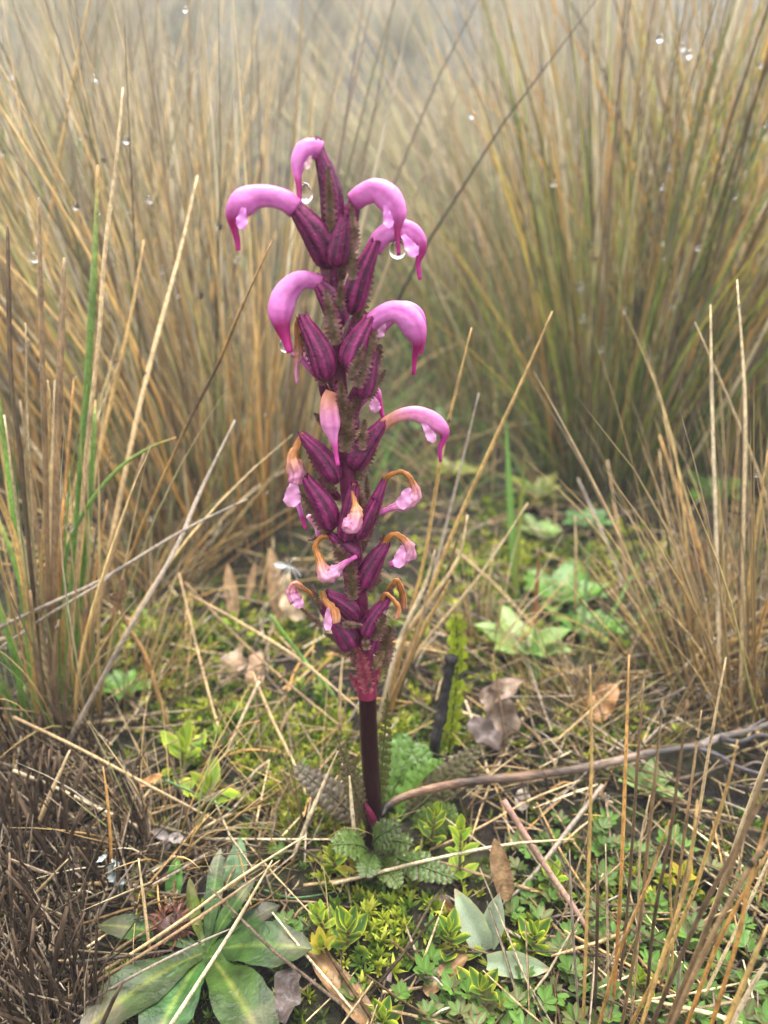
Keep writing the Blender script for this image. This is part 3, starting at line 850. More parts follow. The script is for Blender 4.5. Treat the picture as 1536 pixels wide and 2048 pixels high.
# pinnate basal leaves
def fern_geo(p0, p1, hw, Y0, Y1, nrm, bend, cg, cp_, pairs=11, ground=False):
    a = P(p0[0], p0[1], Y0) if not ground else G(p0[0], p0[1], .004)
    b = P(p1[0], p1[1], Y1) if not ground else G(p1[0], p1[1], .008)
    if a[2] < 0: a[2] = .002
    k = px2m((p0[1]+p1[1])/2, (Y0+Y1)/2)
    L = np.linalg.norm(b-a)*(1+.05*bend*bend)
    out = MB()
    ts = np.linspace(0, 1, 14)
    def pos(t):
        q = bend*t
        return (L*math.sin(q)/bend, L*(1-math.cos(q))/bend, q)
    mp = np.array([(0, *pos(t)[:2]) for t in ts])
    v, f, c = tube(mp, np.linspace(.0007, .0003, 14), 5, np.array(cg)*.8)
    vs = [(v, f, c)]
    for i in range(pairs):
        t = .12+.86*i/pairs
        y0, z0, q = pos(t)
        wl = 1.55*hw*k*np.interp(t, [0, .2, .45, .8, 1], [.35, .85, 1, .62, .2])
        for s in (-1, 1):
            g = leaf(wl, wl*.26+.0006, 6, 2, -.35, -.4, teeth=.22, cc=np.array(cg)*rng.uniform(.8, 1.2), ce=cp_, cm=np.array(cg)*.8, wave=.4)
            ca_ = math.radians(62+rng.uniform(-6, 6))
            d = np.array([s*math.sin(ca_), math.cos(ca_)*math.cos(q), math.cos(ca_)*math.sin(q)+.15])
            vs.append(place(g, (0, y0, z0), d, (0, -math.sin(q), math.cos(q))))
    # turn the bend chord so that the tip lands on b
    ch = math.atan2(pos(1)[1], pos(1)[0])
    for v, f, c in vs:
        y = v[:, 1]*math.cos(ch)+v[:, 2]*math.sin(ch); z = -v[:, 1]*math.sin(ch)+v[:, 2]*math.cos(ch)
        out.add(place((np.stack([v[:, 0], y, z], 1), f, c), a, b-a, nrm))
    return out
gA, pA = (.05, .095, .014), (.10, .035, .05)
gB, gP = (.085, .17, .016), (.07, .12, .02)
for p0, p1, hw, y0, y1, nrm, bend, cg, cp2, pairs in [
   ((752, 1640), (775, 1385), 15, .272, .276, (-.6, -1, 0), .15, (.13, .14, .03), (.14, .07, .04), 15),
   ((730, 1650), (676, 1480), 16, .262, .262, (.5, -1, .2), -.35, (.10, .09, .03), (.14, .04, .06), 13),
   ((740, 1690), (586, 1530), 24, .275, .285, (0, -.6, 1), -.6, (.07, .06, .03), (.13, .06, .09), 12),
   ((765, 1680), (830, 1480), 52, .285, .31, (0, -1, .6), -.3, gB, gP, 13),
   ((790, 1690), (895, 1530), 40, .28, .30, (0, -1, .6), -.3, gB, gP, 12),
   ((800, 1700), (960, 1490), 26, .28, .30, (.2, -1, .4), -.4, (.09, .09, .03), (.15, .06, .09), 13),
   ((820, 1690), (915, 1620), 26, .275, .275, (0, -1, .7), -.4, (.12, .19, .03), (.14, .12, .07), 10),
   ((757, 1690), (828, 1690), 22, .258, .238, (0, -.5, 1), -.9, gA, (.17, .09, .11), 9),
   ((748, 1690), (805, 1650), 22, .252, .240, (-.2, -.6, 1), -1.1, gA, (.17, .09, .11), 9),
   ((735, 1700), (660, 1690), 26, .255, .238, (0, -.5, 1), -.8, (.10, .17, .03), (.15, .08, .09), 9),
   ((745, 1705), (730, 1755), 22, .25, .232, (0, -.5, 1), -.8, gA, (.16, .09, .1), 8),
   ((770, 1710), (915, 1760), 22, .25, .232, (0, -.5, 1), -.5, gA, (.14, .05, .06), 11),
   ((755, 1710), (800, 1775), 20, .25, .232, (0, -.5, 1), -.6, (.12, .18, .03), (.13, .07, .05), 9)]:
    fern_geo(p0, p1, hw, y0, y1, nrm, bend, cg, np.array(cp2)*.58, pairs).build('basal_leaf', M['leaf'], plant)
# red leaf stalk against the stem
MB().add(tube(spline([P(752, 1660, .262), P(742, 1630, .260), P(728, 1605, .261)], 5), [.0012, .0018, .002, .002, .0019, .0018, .0016, .0014, .0012, .001, .0008], 8, (.08, .006, .025))).build('leaf_stalk', M['stem'], plant)

# ------------------------------------------------------------------ straws and stalks
C_ = {
 'tan': [(0, (.30, .20, .10)), (.4, (.46, .33, .17)), (1, (.52, .40, .23))], 'pale': [(0, (.50, .40, .25)), (.5, (.62, .51, .34)), (1, (.50, .39, .22))],
 'grey': [(0, (.20, .16, .12)), (.5, (.34, .28, .22)), (1, (.30, .25, .2))], 'gold': [(0, (.32, .17, .05)), (.4, (.55, .36, .12)), (1, (.46, .30, .12))],
 'orange': [(0, (.32, .14, .04)), (.5, (.52, .28, .08)), (1, (.48, .27, .1))], 'dark': [(0, (.06, .04, .022)), (.5, (.12, .078, .045)), (1, (.22, .14, .075))],
 'brown': [(0, (.16, .10, .05)), (.5, (.28, .18, .09)), (1, (.32, .22, .12))], 'green': [(0, (.10, .18, .03)), (.5, (.12, .26, .04)), (.85, (.2, .28, .06)), (1, (.4, .22, .08))],
 'bluegreen': [(0, (.07, .14, .05)), (1, (.10, .2, .08))], 'goldark': [(0, (.34, .18, .05)), (.3, (.52, .32, .1)), (.45, (.13, .08, .05)), (.6, (.16, .09, .05)), (.65, (.42, .24, .08)), (1, (.44, .27, .12))],
 'pinkish': [(0, (.38, .22, .17)), (.5, (.40, .25, .18)), (1, (.3, .17, .13))], 'speck': [(0, (.46, .34, .18)), (1, (.62, .5, .3))],
}
def stalk_geo(pts, Y0, Y1, hw, col, root=False, taper=.35, flat=.7, sides=8, sub_=5):
    p3 = []
    n = len(pts)
    for i, (x, y) in enumerate(pts):
        if Y0 is None:
            p3.append(G(x, y, .004+.004*math.sin(i*1.7)))
        else:
            p3.append(P(x, y, Y0+(Y1-Y0)*i/(n-1)))
    p3 = [np.array(p) for p in p3]
    k = px2m(np.mean([p[1] for p in pts]), .28 if Y0 is None else (Y0+Y1)/2)
    if root:
        d = p3[0]-p3[1]
        z = p3[0][2]-float(hgt(p3[0][0], p3[0][1]))
        if z > .002:
            t = min((z+.006)/max(1e-4, -d[2]), 2.0) if d[2] < -1e-4 else 0
            q = p3[0]+d*t*.8
            q[2] = float(hgt(q[0], q[1]))-.006
            p3 = [q]+p3
    for p in p3:
        p[2] = max(p[2], float(hgt(p[0], p[1]))-(.008 if root else -.001))
    s = spline(p3, sub_)
    t = np.linspace(0, 1, len(s))
    rad = hw*k*np.interp(t, [0, .7, 1], [1, .85, taper])*(1+.05*rng.uniform(-1, 1, len(s)))
    cols = ramp(C_[col], t)*rng.uniform(.85, 1.15, (len(s), 1))*np.array([.95, .91, .86])*rng.uniform(.88, 1.1)
    # nodes of the culm
    for q in range(4, len(s)-2, 7):
        if rng.uniform() < .6:
            rad[q] *= 1.14; cols[q] *= .62
    return MB().add(tube(s, rad, sides, cols, flat=flat, streak=.28, cap=True)), p3[0]

STALKSITE = []
def stalk(name, label, pts, Y0, Y1, hw, col, parent=None, group=None, root=False, cat='straw', mat='straw', **kw):
    mb_, b0 = stalk_geo(pts, Y0, Y1, hw, col, root, **kw)
    V_ = mb_.v[0]
    STALKSITE.append(V_[rng.integers(len(V_)//2, len(V_)-4)])
    if parent is not None:
        return mb_.build(name, M[mat], parent)
    o = mb_.build(name, M[mat], None, b0)
    return tag(o, label, cat, group)

# near clump beside the left edge: long green, tan and dark blades rooted in dead stubble
nl = thing('grass_tussock', 'near tussock of long green, tan and brown blades rising from dead stubble', 'grass', G(125, 1480))
for pts, y0, y1, hw, col in [
  ([(112, 1470), (97, 1180), (90, 900), (84, 700), (80, 520), (78, 395)], .345, .36, 5.2, 'brown'),
  ([(112, 1470), (108, 1180), (116, 850), (124, 640), (129, 515)], .345, .36, 6.5, 'brown'),
  ([(95, 1480), (60, 1120), (40, 900), (22, 755), (16, 500), (15, 450)], .345, .35, 4.5, 'dark'),
  ([(128, 1480), (140, 1250), (157, 1010), (175, 755), (190, 500), (196, 330)], .35, .40, 6.5, 'green'),
  ([(135, 1490), (150, 1300), (179, 1010), (188, 860), (190, 800)], .355, .39, 5, 'green'),
  ([(125, 1470), (158, 1090), (175, 883), (197, 682), (210, 500), (232, 330), (246, 175)], .35, .41, 4.2, 'tan'),
  ([(118, 1470), (122, 1083), (131, 974), (148, 751)], .35, .37, 3.5, 'orange'),
  ([(90, 1490), (70, 1150), (55, 865), (51, 646)], .35, .35, 3, 'tan'),
  ([(100, 1490), (82, 1200), (90, 1000), (100, 820), (95, 760)], .36, .38, 3, 'gold'),
  ([(75, 1480), (40, 1150), (10, 900), (-15, 700)], .35, .35, 5, 'green'), ([(85, 1480), (45, 1150), (5, 1010), (-30, 950)], .34, .33, 6, 'gold'),
  ([(60, 1480), (20, 1280), (-30, 1150)], .34, .33, 6, 'green'), ([(70, 1500), (20, 1400), (-30, 1330)], .34, .33, 5, 'green'),
  ([(120, 1490), (75, 1240), (35, 1040), (8, 830)], .36, .37, 5, 'speck'), ([(115, 1480), (80, 1300), (30, 1130), (-10, 1020)], .36, .38, 6, 'green'),
  ([(110, 1490), (100, 1300), (85, 1150), (62, 960), (40, 800)], .37, .4, 4, 'brown'),
  ([(120, 1490), (107, 1250), (103, 1000), (110, 760)], .37, .4, 4, 'tan'), ([(130, 1490), (126, 1280), (112, 1100), (105, 930)], .36, .38, 5, 'gold'),
  ([(140, 1490), (165, 1280), (190, 1150), (215, 1000)], .36, .38, 3.4, 'orange'), ([(145, 1480), (190, 1250), (240, 1060), (290, 900)], .37, .42, 3, 'brown'),
  ([(130, 1480), (150, 1240), (165, 1100), (200, 900), (260, 640), (288, 480)], .38, .46, 4, 'gold'),
  ([(135, 1480), (190, 1240), (233, 1028), (280, 810), (317, 664), (361, 500), (395, 350)], .38, .48, 4.2, 'tan'),
  ([(122, 1400), (118, 1250), (135, 1100), (180, 1005), (240, 935), (300, 895), (353, 875)], .35, .37, 3.6, 'green'),
  ([(100, 1500), (85, 1400), (75, 1330), (60, 1180)], .335, .335, 6, 'dark'), ([(140, 1500), (112, 1400), (108, 1320), (118, 1240)], .33, .33, 5, 'dark')]:
    stalk('blade', None, pts, y0, y1, hw*1.2, col, nl, root=True, flat=.5)
vs = variants('green', 18, 4, 8, .0032)
vs = vs+variants('brown', 18, 4, 8, .0045)+variants('gold', 18, 4, 8, .0042)
for k in range(75):
    me = vs[rng.integers(len(vs))]
    o = bpy.data.objects.new('blade', me[0]); COL.objects.link(o); o.parent = nl
    rr, a = .026*math.sqrt(rng.uniform()), rng.uniform(0, 6.28)
    o.location = (1.4*rr*math.cos(a)-.012, rr*math.sin(a)+.01, -.004)
    o.rotation_euler = (0, abs(rng.normal(.1, .16)), a+rng.normal(0, .5)); L = rng.uniform(.10, .26); o.scale = (L, L, L)

# dead dark stubble of the same grass, burnt back
ds = thing('dead_grass_stump', 'dark rotting grass stump of blackened stubs beside the broad-leaved rosette', 'grass', G(90, 1800))
stubmesh = []
for i in range(14):
    t = np.linspace(0, 1, 6)
    g = tube(np.stack([.08*rng.normal()*t**2+.02*rng.normal()*np.sin(5*t), .03*rng.normal()*np.sin(4*t), t], 1), .019*rng.uniform(.5, 1.6)*np.array([1.05, 1, .95, .85, .75, .5]), 6,
             ramp([(0, (.03, .02, .014)), (.6, np.array((.034, .021, .0125))*rng.uniform(.5, 1.6)), (1, np.array((.055, .036, .022))*rng.uniform(.4, 2.0))], t), flat=.5, streak=.4, cap=True, lump=.15)
    stubmesh.append(mesh_from('stub', g[0], g[1], g[2], M['stub']))
STUB = []
for k in range(460):
    px = rng.uniform(-120, 330); py = rng.uniform(1500, 2120)
    if px > 330-(py-1500)*.12 or px > 60+.9*(py-1380) : continue
    if px > 190 and py > 1850: continue
    b0 = G(px, py, -.004)
    o = bpy.data.objects.new('stub', stubmesh[rng.integers(14)]); COL.objects.link(o); o.parent = ds
    o.location = b0-ORG[ds.name]
    L = rng.uniform(.022, .062)*(1.0 if px < 200 else .7)
    o.rotation_euler = (rng.normal(-.15, .3), rng.normal(-.25 if px < 200 else -.1, .35), rng.uniform(0, 6.28) if k % 3 == 0 else rng.normal(0, .4))
    o.scale = (L, L, L)

fb = MB()
for k in range(900):
    px = rng.uniform(-140, 330); py = rng.uniform(1500, 2130)
    if px > 330-(py-1500)*.12 or px > 60+.9*(py-1380): continue
    if px > 200 and py > 1860: continue
    b0 = G(px, py, rng.uniform(-.002, .012))
    d = np.array([rng.normal(-.25, .5), rng.normal(.1, .5), abs(rng.normal(.9, .5))])
    L = rng.uniform(.012, .045); r = rng.uniform(.0003, .0007)
    fb.add(tube([b0, b0+unit(d)*L*.5+rng.normal(0, .0015, 3), b0+unit(d)*L], [r, r, r*.4], 3, np.array([(.04, .026, .016), (.07, .048, .03), (.02, .013, .009), (.2, .15, .1)][rng.integers(4)])*rng.uniform(.6, 1.2)))
o = fb.build('dead_fibres', M['dead'], ds)
o['kind'] = 'stuff'

# near clump beside the right edge
nr = thing('grass_tussock', 'near tussock of thin speckled tan stalks standing over the green mat', 'grass', G(1330, 2080))
for pts, y0, y1, hw, col in [
  ([(1224, 2046), (1241, 1779), (1252, 1500), (1258, 1310)], .188, .205, 4.6, 'orange'), ([(1234, 2010), (1255, 1814), (1277, 1500), (1288, 1360)], .195, .21, 4.0, 'dark'),
  ([(1330, 1960), (1366, 1692), (1392, 1500), (1403, 1420)], .20, .21, 4.0, 'brown'), ([(1312, 2010), (1387, 1681), (1418, 1500), (1452, 1315)], .192, .21, 4.2, 'tan'),
  ([(1380, 1940), (1436, 1790), (1481, 1657), (1530, 1524), (1575, 1400)], .20, .205, 5.2, 'speck'), ([(1400, 2010), (1440, 1926), (1478, 1849), (1536, 1723), (1600, 1580)], .19, .19, 5, 'speck'),
  ([(1262, 2050), (1320, 1935), (1380, 1804), (1426, 1667), (1457, 1563), (1475, 1480)], .175, .18, 5.5, 'gold'), ([(1166, 2048), (1178, 1709), (1183, 1500), (1180, 1330)], .18, .185, 4.6, 'gold'),
  ([(1244, 2048), (1279, 1849), (1297, 1674), (1314, 1517), (1325, 1400)], .175, .18, 5, 'brown'), ([(1290, 2040), (1307, 1849), (1338, 1680), (1363, 1500), (1375, 1400)], .178, .18, 4.6, 'dark'),
  ([(1217, 2040), (1215, 1849), (1211, 1688)], .188, .195, 3.2, 'speck'), ([(1190, 2046), (1195, 1814), (1194, 1716)], .187, .19, 4, 'dark'), ([(1158, 2046), (1143, 1814), (1139, 1699)], .187, .19, 3, 'grey'),
  ([(1195, 2060), (1240, 1900), (1290, 1780), (1340, 1640)], .17, .175, 4.6, 'orange'), ([(1280, 2060), (1330, 1900), (1375, 1760), (1395, 1600)], .165, .165, 6, 'gold'),
  ([(1330, 2060), (1400, 1890), (1460, 1740), (1510, 1600), (1560, 1450)], .155, .155, 7, 'brown'), ([(1300, 2060), (1390, 1850), (1480, 1680), (1560, 1540)], .16, .16, 6.5, 'dark'),
  ([(1340, 2060), (1420, 1880), (1490, 1750), (1560, 1640)], .15, .15, 8, 'brown'), ([(1450, 2060), (1490, 1960), (1536, 1850)], .15, .15, 8, 'gold'), ([(1370, 2060), (1430, 1900), (1480, 1800), (1545, 1690)], .165, .165, 6, 'orange'),
  ([(1460, 2060), (1500, 1980), (1560, 1880)], .155, .155, 7, 'pale'), ([(1420, 2060), (1475, 1880), (1500, 1760), (1550, 1590)], .16, .165, 6, 'orange'), ([(1260, 2060), (1275, 1900), (1280, 1700), (1300, 1590)], .18, .185, 3.4, 'tan'),
  ([(1345, 2060), (1360, 1930), (1345, 1850)], .18, .18, 4, 'grey'), ([(1310, 2060), (1325, 1990), (1345, 1920), (1340, 1760), (1352, 1650)], .185, .19, 3.4, 'gold')]:
    stalk('stalk', None, pts, y0, y1, hw*.88, col, nr, root=True)

# dry clump behind the flowering plant
cb = thing('grass_tussock', 'small clump of bent dry straws just behind the magenta flower spike', 'grass', G(800, 1400))
for pts, y0, y1, hw, col in [
  ([(785, 1410), (840, 1240), (900, 1080), (980, 900), (1045, 760), (1105, 622)], .36, .38, 4.6, 'gold'), ([(780, 1400), (820, 1230), (850, 1110), (885, 900), (915, 770), (943, 655)], .36, .37, 4, 'gold'),
  ([(790, 1400), (850, 1220), (880, 1100), (920, 940), (958, 785)], .37, .42, 3.6, 'grey'), ([(775, 1390), (800, 1290), (860, 1200), (915, 1120), (935, 1030)], .36, .37, 5, 'tan'),
  ([(795, 1400), (830, 1300), (880, 1190), (905, 1110), (932, 1025)], .37, .38, 4, 'dark'), ([(770, 1390), (800, 1280), (850, 1170), (870, 1100)], .355, .36, 5, 'pale'), ([(785, 1390), (845, 1290), (960, 1150), (1056, 1005)], .37, .4, 3, 'tan'),
  ([(780, 1400), (812, 1330), (840, 1250), (856, 1180)], .35, .35, 4, 'brown'), ([(790, 1390), (840, 1270), (880, 1200), (900, 1160)], .36, .36, 5, 'gold')]:
    stalk('straw', None, pts, y0, y1, hw, col, cb, root=True)

# stalks standing through the rusty tussock
sr = thing('grass_tussock', 'sparse pale culms standing up out of the rusty tussock', 'grass', G(1450, 1440))
for pts, y0, y1, hw, col in [
  ([(1440, 1440), (1433, 1098), (1424, 817), (1421, 609)], .36, .40, 4.2, 'pale'), ([(1480, 1440), (1486, 1098), (1490, 817), (1474, 559)], .36, .39, 4.2, 'speck'),
  ([(1575, 1250), (1536, 1012), (1474, 840), (1390, 645)], .40, .41, 3.6, 'tan'), ([(1460, 1440), (1500, 1150), (1536, 900)], .38, .38, 4, 'gold'), ([(1475, 1440), (1520, 1260), (1560, 1120)], .37, .37, 4.5, 'orange'),
  ([(1430, 1440), (1445, 1250), (1480, 1100), (1510, 1000)], .37, .38, 3, 'brown'), ([(1440, 1440), (1410, 1300), (1350, 1120), (1318, 900)], .4, .48, 3, 'tan'),
  ([(1430, 1450), (1390, 1250), (1355, 1090)], .4, .43, 4, 'brown')]:
    stalk('straw', None, pts, y0, y1, hw, col, sr, root=True)

LS = 'loose straws lying and leaning over the ground'
for label, pts, y0, y1, hw, col in [
  ('long grey-brown straw leaning from the dead stubble across the golden tussock', [(105, 1560), (255, 1265), (350, 1100), (400, 985), (470, 840)], .315, .40, 4.6, 'grey'),
  ('long gold and dark brown culm leaning in front of the golden tussock', [(200, 1330), (264, 1105), (368, 864), (434, 733), (481, 620), (545, 480)], .40, .36, 3.8, 'goldark'),
  ('grey split straw slanting in front of the near green blades', [(-30, 1268), (110, 1203), (208, 1157), (365, 1062), (495, 998)], .33, .37, 4.4, 'grey'),
  ('thin grey straw under the grey split one', [(-30, 1318), (100, 1228), (200, 1168), (230, 1140)], .335, .35, 3, 'grey'),
  ('pale straw slanting down from the near tussock towards the flower stem', [(27, 1434), (160, 1498), (320, 1583), (500, 1677)], .30, .27, 4, 'tan'),
  ('pale cut straw crossing the dead stubble below another slanting one', [(27, 1541), (110, 1575), (220, 1627), (340, 1680), (460, 1722)], .285, .262, 4, 'pale'),
  ('kinked pale straw with a sharp bend beside the yellow moss', [(519, 1363), (485, 1435), (448, 1516)], .33, .315, 3.6, 'pale'),
  ('thin brown straw running down from the sharp kink', [(358, 1147), (396, 1305), (448, 1516), (490, 1590), (528, 1680)], .40, .27, 3, 'tan'),
  ('straw reaching down through the moss to the purple basal leaf', [(505, 1345), (545, 1440), (589, 1530), (618, 1607)], .345, .29, 3.6, 'tan'),
  ('short upright pale straw beside the dark stem', [(709, 1668), (704, 1620), (699, 1552)], .255, .255, 4.2, 'pale'),
  ('straight pale straw leaning against the dark stem side', [(584, 1720), (625, 1620), (677, 1500)], .255, .265, 4.2, 'pale'),
  ('pale straw lying across the basal leaves in front of the stem', [(665, 1768), (850, 1722), (1010, 1690), (1150, 1678)], .236, .25, 4, 'pale'),
  ('wide grey straw lying slanted over the green mat', [(1206, 1570), (1140, 1655), (1066, 1751), (1000, 1814)], .27, .232, 6, 'grey'),
  ('flat pinkish blade lying over the green mat', [(1007, 1601), (1087, 1727), (1147, 1814), (1209, 1912)], .258, .21, 7, 'pinkish'),
  ('long tan straw crossing the broad-leaved rosette to the stubble', [(45, 2060), (200, 1945), (350, 1850), (480, 1755), (610, 1672)], .188, .232, 4.6, 'tan'),
  ('brown straw parallel to the long tan one over the rosette', [(60, 2070), (250, 1930), (420, 1820), (560, 1720)], .184, .222, 4, 'brown'),
  ('pale straw standing steeply over the rosette centre', [(335, 2060), (400, 1960), (470, 1850), (545, 1720)], .172, .205, 4.4, 'pale'),
  ('grey thin straw bridging the rosette leaves', [(120, 2050), (280, 1945), (400, 1885), (460, 1858)], .185, .2, 3.4, 'grey'),
  ('short tan straw upright beside the brown dry flower head', [(300, 1908), (290, 1820), (277, 1717)], .205, .218, 3.8, 'tan'),
  ('tall thin brown straw rising beside the white chalky flake', [(230, 1840), (222, 1700), (215, 1600), (206, 1533)], .24, .25, 3.4, 'orange'),
  ('grey straw crossing in front of the blackened stubs', [(120, 1920), (175, 1860), (225, 1785), (268, 1725)], .222, .225, 3.6, 'grey'),
  ('pale short straw low over the blackened stubs', [(-10, 1850), (60, 1795), (136, 1718)], .225, .23, 3.4, 'tan'),
  ('thick tan straw standing before the dead stubble', [(-10, 1800), (50, 1700), (100, 1590), (140, 1500)], .25, .28, 6, 'tan'),
  ('wiry blue-green stem arching over the dark hollow', [(528, 1780), (575, 1795), (620, 1793), (672, 1783)], .235, .238, 2.6, 'bluegreen'),
  ('thin green stem slanting behind the pale straws', [(330, 1560), (400, 1592), (470, 1625), (545, 1660)], .285, .275, 2.6, 'bluegreen'),
  ('green-tipped culm arching behind the magenta bracts', [(540, 1230), (600, 1310), (660, 1380), (690, 1440)], .36, .34, 4, 'green'),
  ('tan straw running behind the lower flowers towards the golden tussock', [(380, 1190), (480, 1245), (600, 1320), (720, 1420)], .40, .33, 3.6, 'tan'),
  ('brown straw running just under the tan one behind the lower flowers', [(370, 1165), (470, 1270), (580, 1370), (690, 1460)], .41, .33, 3, 'brown'),
  ('vertical tan straw behind the lowest bracts', [(680, 1460), (680, 1380), (688, 1290)], .30, .31, 3.4, 'tan'),
  ('orange stub of straw lying beside the rosette', [(560, 2060), (545, 2000), (516, 1962)], .19, .20, 5, 'orange'),
  ('straw from the green mat up across the brown blade', [(790, 2060), (830, 1960), (865, 1870), (890, 1800)], .187, .22, 3.6, 'tan'),
  ('grey thin straw beside the yellow-edged sprigs', [(830, 2000), (870, 1935), (905, 1870)], .197, .215, 3, 'grey'),
  ('long thin straw slanting over the moss to the forked twig', [(860, 1700), (950, 1660), (1060, 1600), (1160, 1560)], .26, .29, 3, 'tan'),
  ('pale bent straw beside the charred stalk', [(930, 1400), (955, 1470), (975, 1540), (985, 1570)], .345, .30, 3, 'pale'),
  ('dark thin straw standing beside the dry leaf heap', [(1010, 1530), (1005, 1440), (985, 1310)], .32, .33, 2.6, 'dark'),
  ('long tan straw slanting down through the pale green herbs', [(900, 1090), (1000, 1180), (1110, 1300), (1180, 1390)], .5, .39, 3, 'tan'),
  ('grey straw slanting across the pale green herbs', [(870, 1200), (970, 1240), (1090, 1310), (1200, 1400)], .48, .38, 2.6, 'grey'),
  ('brown straw bent over the moss behind the twig', [(1040, 1440), (1080, 1480), (1110, 1530), (1120, 1570)], .34, .29, 3.6, 'brown'),
  ('tan culm upright among the pale green herbs', [(1150, 1230), (1152, 1120), (1150, 1030)], .45, .46, 3, 'tan'),
  ('dark culm slanting over the hollow of the olive tussock', [(1250, 1200), (1210, 1080), (1155, 955)], .5, .55, 3.6, 'grey'),
  ('grey culm slanting beside the dark one over the hollow', [(1255, 1260), (1240, 1080), (1215, 920)], .48, .54, 3.4, 'brown'),
  ('rusty culm leaning over the hollow of the olive tussock', [(1420, 1180), (1380, 1050), (1318, 870)], .48, .52, 4, 'orange')]:
    stalk('dry_straw', label, pts, y0, y1, hw, col, None, None)

ANCH = [((748, 1690), 'the dark flower stem'), ((419, 1936), 'the broad-leaved rosette'), ((100, 1800), 'the dark grass stump'), ((125, 1480), 'the near green tussock'), ((560, 1230), 'the upright tan dry leaves'),
        ((490, 1350), 'the crumpled tan leaf'), ((580, 1490), 'the yellow moss behind the stem'), ((890, 1450), 'the charred stalk'), ((1000, 1440), 'the dead leaf heap'), ((1150, 1560), 'the middle of the forked twig'), ((1420, 1510), 'the fork of the twig'),
        ((1100, 1240), 'the pale green herbs'), ((1215, 1000), 'the olive tussock hollow'), ((980, 1910), 'the silvery plant'), ((690, 1990), 'the wide glossy brown blade'), ((900, 1770), 'the tall lime sprig'), ((1100, 1740), 'the flat pinkish blade'),
        ((1240, 2000), 'the near speckled stalks'), ((1430, 1960), 'the thick near stalks'), ((1400, 1760), 'the small yellowish sprig'), ((340, 1670), 'the pale three-part leaf'), ((470, 1050), 'the golden tussock base'), ((1480, 1400), 'the rusty tussock'),
        ((900, 930), 'the bright lime herb'), ((850, 2010), 'the short brown blade'), ((1060, 2000), 'the silvery leaf tip'), ((700, 1850), 'the upright yellow-rimmed sprig')]
ANC = [(G(*p), n) for p, n in ANCH]
def near(p):
    return min(ANC, key=lambda q: np.linalg.norm(np.asarray(p)-q[0]))[1]
for k in range(210):
    px, py = rng.uniform(-20, 1560), 1120+930*rng.uniform()**.8
    if k >= 110:
        px, py = (rng.uniform(240, 740), rng.uniform(1150, 1560)) if k % 2 else (rng.uniform(820, 1560), rng.uniform(1130, 1640))
    a = rng.normal(.5, .8)*rng.choice([-1, 1]); L = rng.uniform(45, 150)*(.6 if py < 1400 else 1)*(1 if k < 110 else 1.5)
    p1 = (px+math.cos(a)*L, py-math.sin(a)*L*.7)
    g0, g1 = G(px, py, .003), G(p1[0], p1[1], 0)
    if clear(g0) or clear(g1) or clear((g0+g1)/2): continue
    g1[2] = float(hgt(g1[0], g1[1]))+rng.uniform(.002, .02 if k < 110 else .045)
    m = (g0+g1)/2+[rng.normal(0, .0015), rng.normal(0, .0015), rng.uniform(0, .004)]
    s = spline([g0, m, g1], 5)
    r = rng.uniform(.0004, .0009)
    cn = str(rng.choice(['tan', 'pale', 'grey', 'brown', 'gold', 'orange', 'dark', 'brown', 'grey']))
    cl = C_[cn]
    t = np.linspace(0, 1, len(s))
    o = MB().add(tube(s, r*np.interp(t, [0, 1], [1, .6]), 5, ramp(cl, t), flat=.7, streak=.25, cap=True)).build('dry_straw', M['straw'], None, g0)
    tag(o, ('short ' if L < 80 else 'long ')+{'gold': 'golden', 'dark': 'dark brown', 'pale': 'pale cream'}.get(cn, cn)+' straw lying beside '+near(g0), 'straw', LS)

# ------------------------------------------------------------------ forked dark twig
tw = thing('fallen_twig', 'long dark forked twig lying from the stem foot across to the rusty tussock', 'twig', G(1150, 1620))
tp = [(764, 1632, .262), (780, 1608, .268), (840, 1583, .275), (940, 1563, .285), (1060, 1552, .292), (1180, 1533, .30), (1300, 1507, .306), (1403, 1492, .31)]
s = spline([P(x, y, Y) for x, y, Y in tp], 6)
t = np.linspace(0, 1, len(s))
cols = ramp([(0, (.010, .008, .007)), (.12, (.018, .012, .009)), (.2, (.14, .075, .042)), (.36, (.16, .088, .052)), (.42, (.03, .022, .017)), (.55, (.13, .078, .05)), (.66, (.05, .034, .025)), (.78, (.22, .15, .105)), (.88, (.025, .02, .017)), (1, (.09, .07, .055))], t)
r = np.interp(t, [0, .15, .5, 1], [.0012, .0018, .0021, .0022])*(1+.08*rng.uniform(-1, 1, len(s)))
MB().add(tube(s, r, 10, cols, streak=.35, cap=True, lump=.06)).build('main_stem', M['twig'], tw)
for pts, r0, c0 in [([(1395, 1493, .31), (1440, 1474, .315), (1490, 1462, .32), (1560, 1440, .325)], .002, (.2, .165, .14)),
                    ([(1396, 1495, .309), (1440, 1512, .305), (1480, 1535, .30), (1540, 1552, .295)], .0014, (.06, .05, .05)),
                    ([(1440, 1476, .313), (1480, 1484, .308), (1520, 1470, .31), (1560, 1478, .308)], .0017, (.05, .04, .04)),
                    ([(1490, 1464, .32), (1510, 1450, .322), (1530, 1438, .325)], .0012, (.14, .11, .1))]:
    s = spline([P(*p) for p in pts], 5)
    MB().add(tube(s, np.linspace(r0, r0*.5, len(s)), 8, np.array(c0)*rng.uniform(.6, 1.4, (len(s), 1)), streak=.35, cap=True, lump=.1)).build('side_branch', M['twig'], tw)
MB().add(tube(spline([P(1090, 1546, .294), P(1096, 1585, .296), P(1098, 1612, .297)], 3), .0009, 6, (.06, .045, .04), cap=True, lump=.1)).build('side_branch', M['twig'], tw)

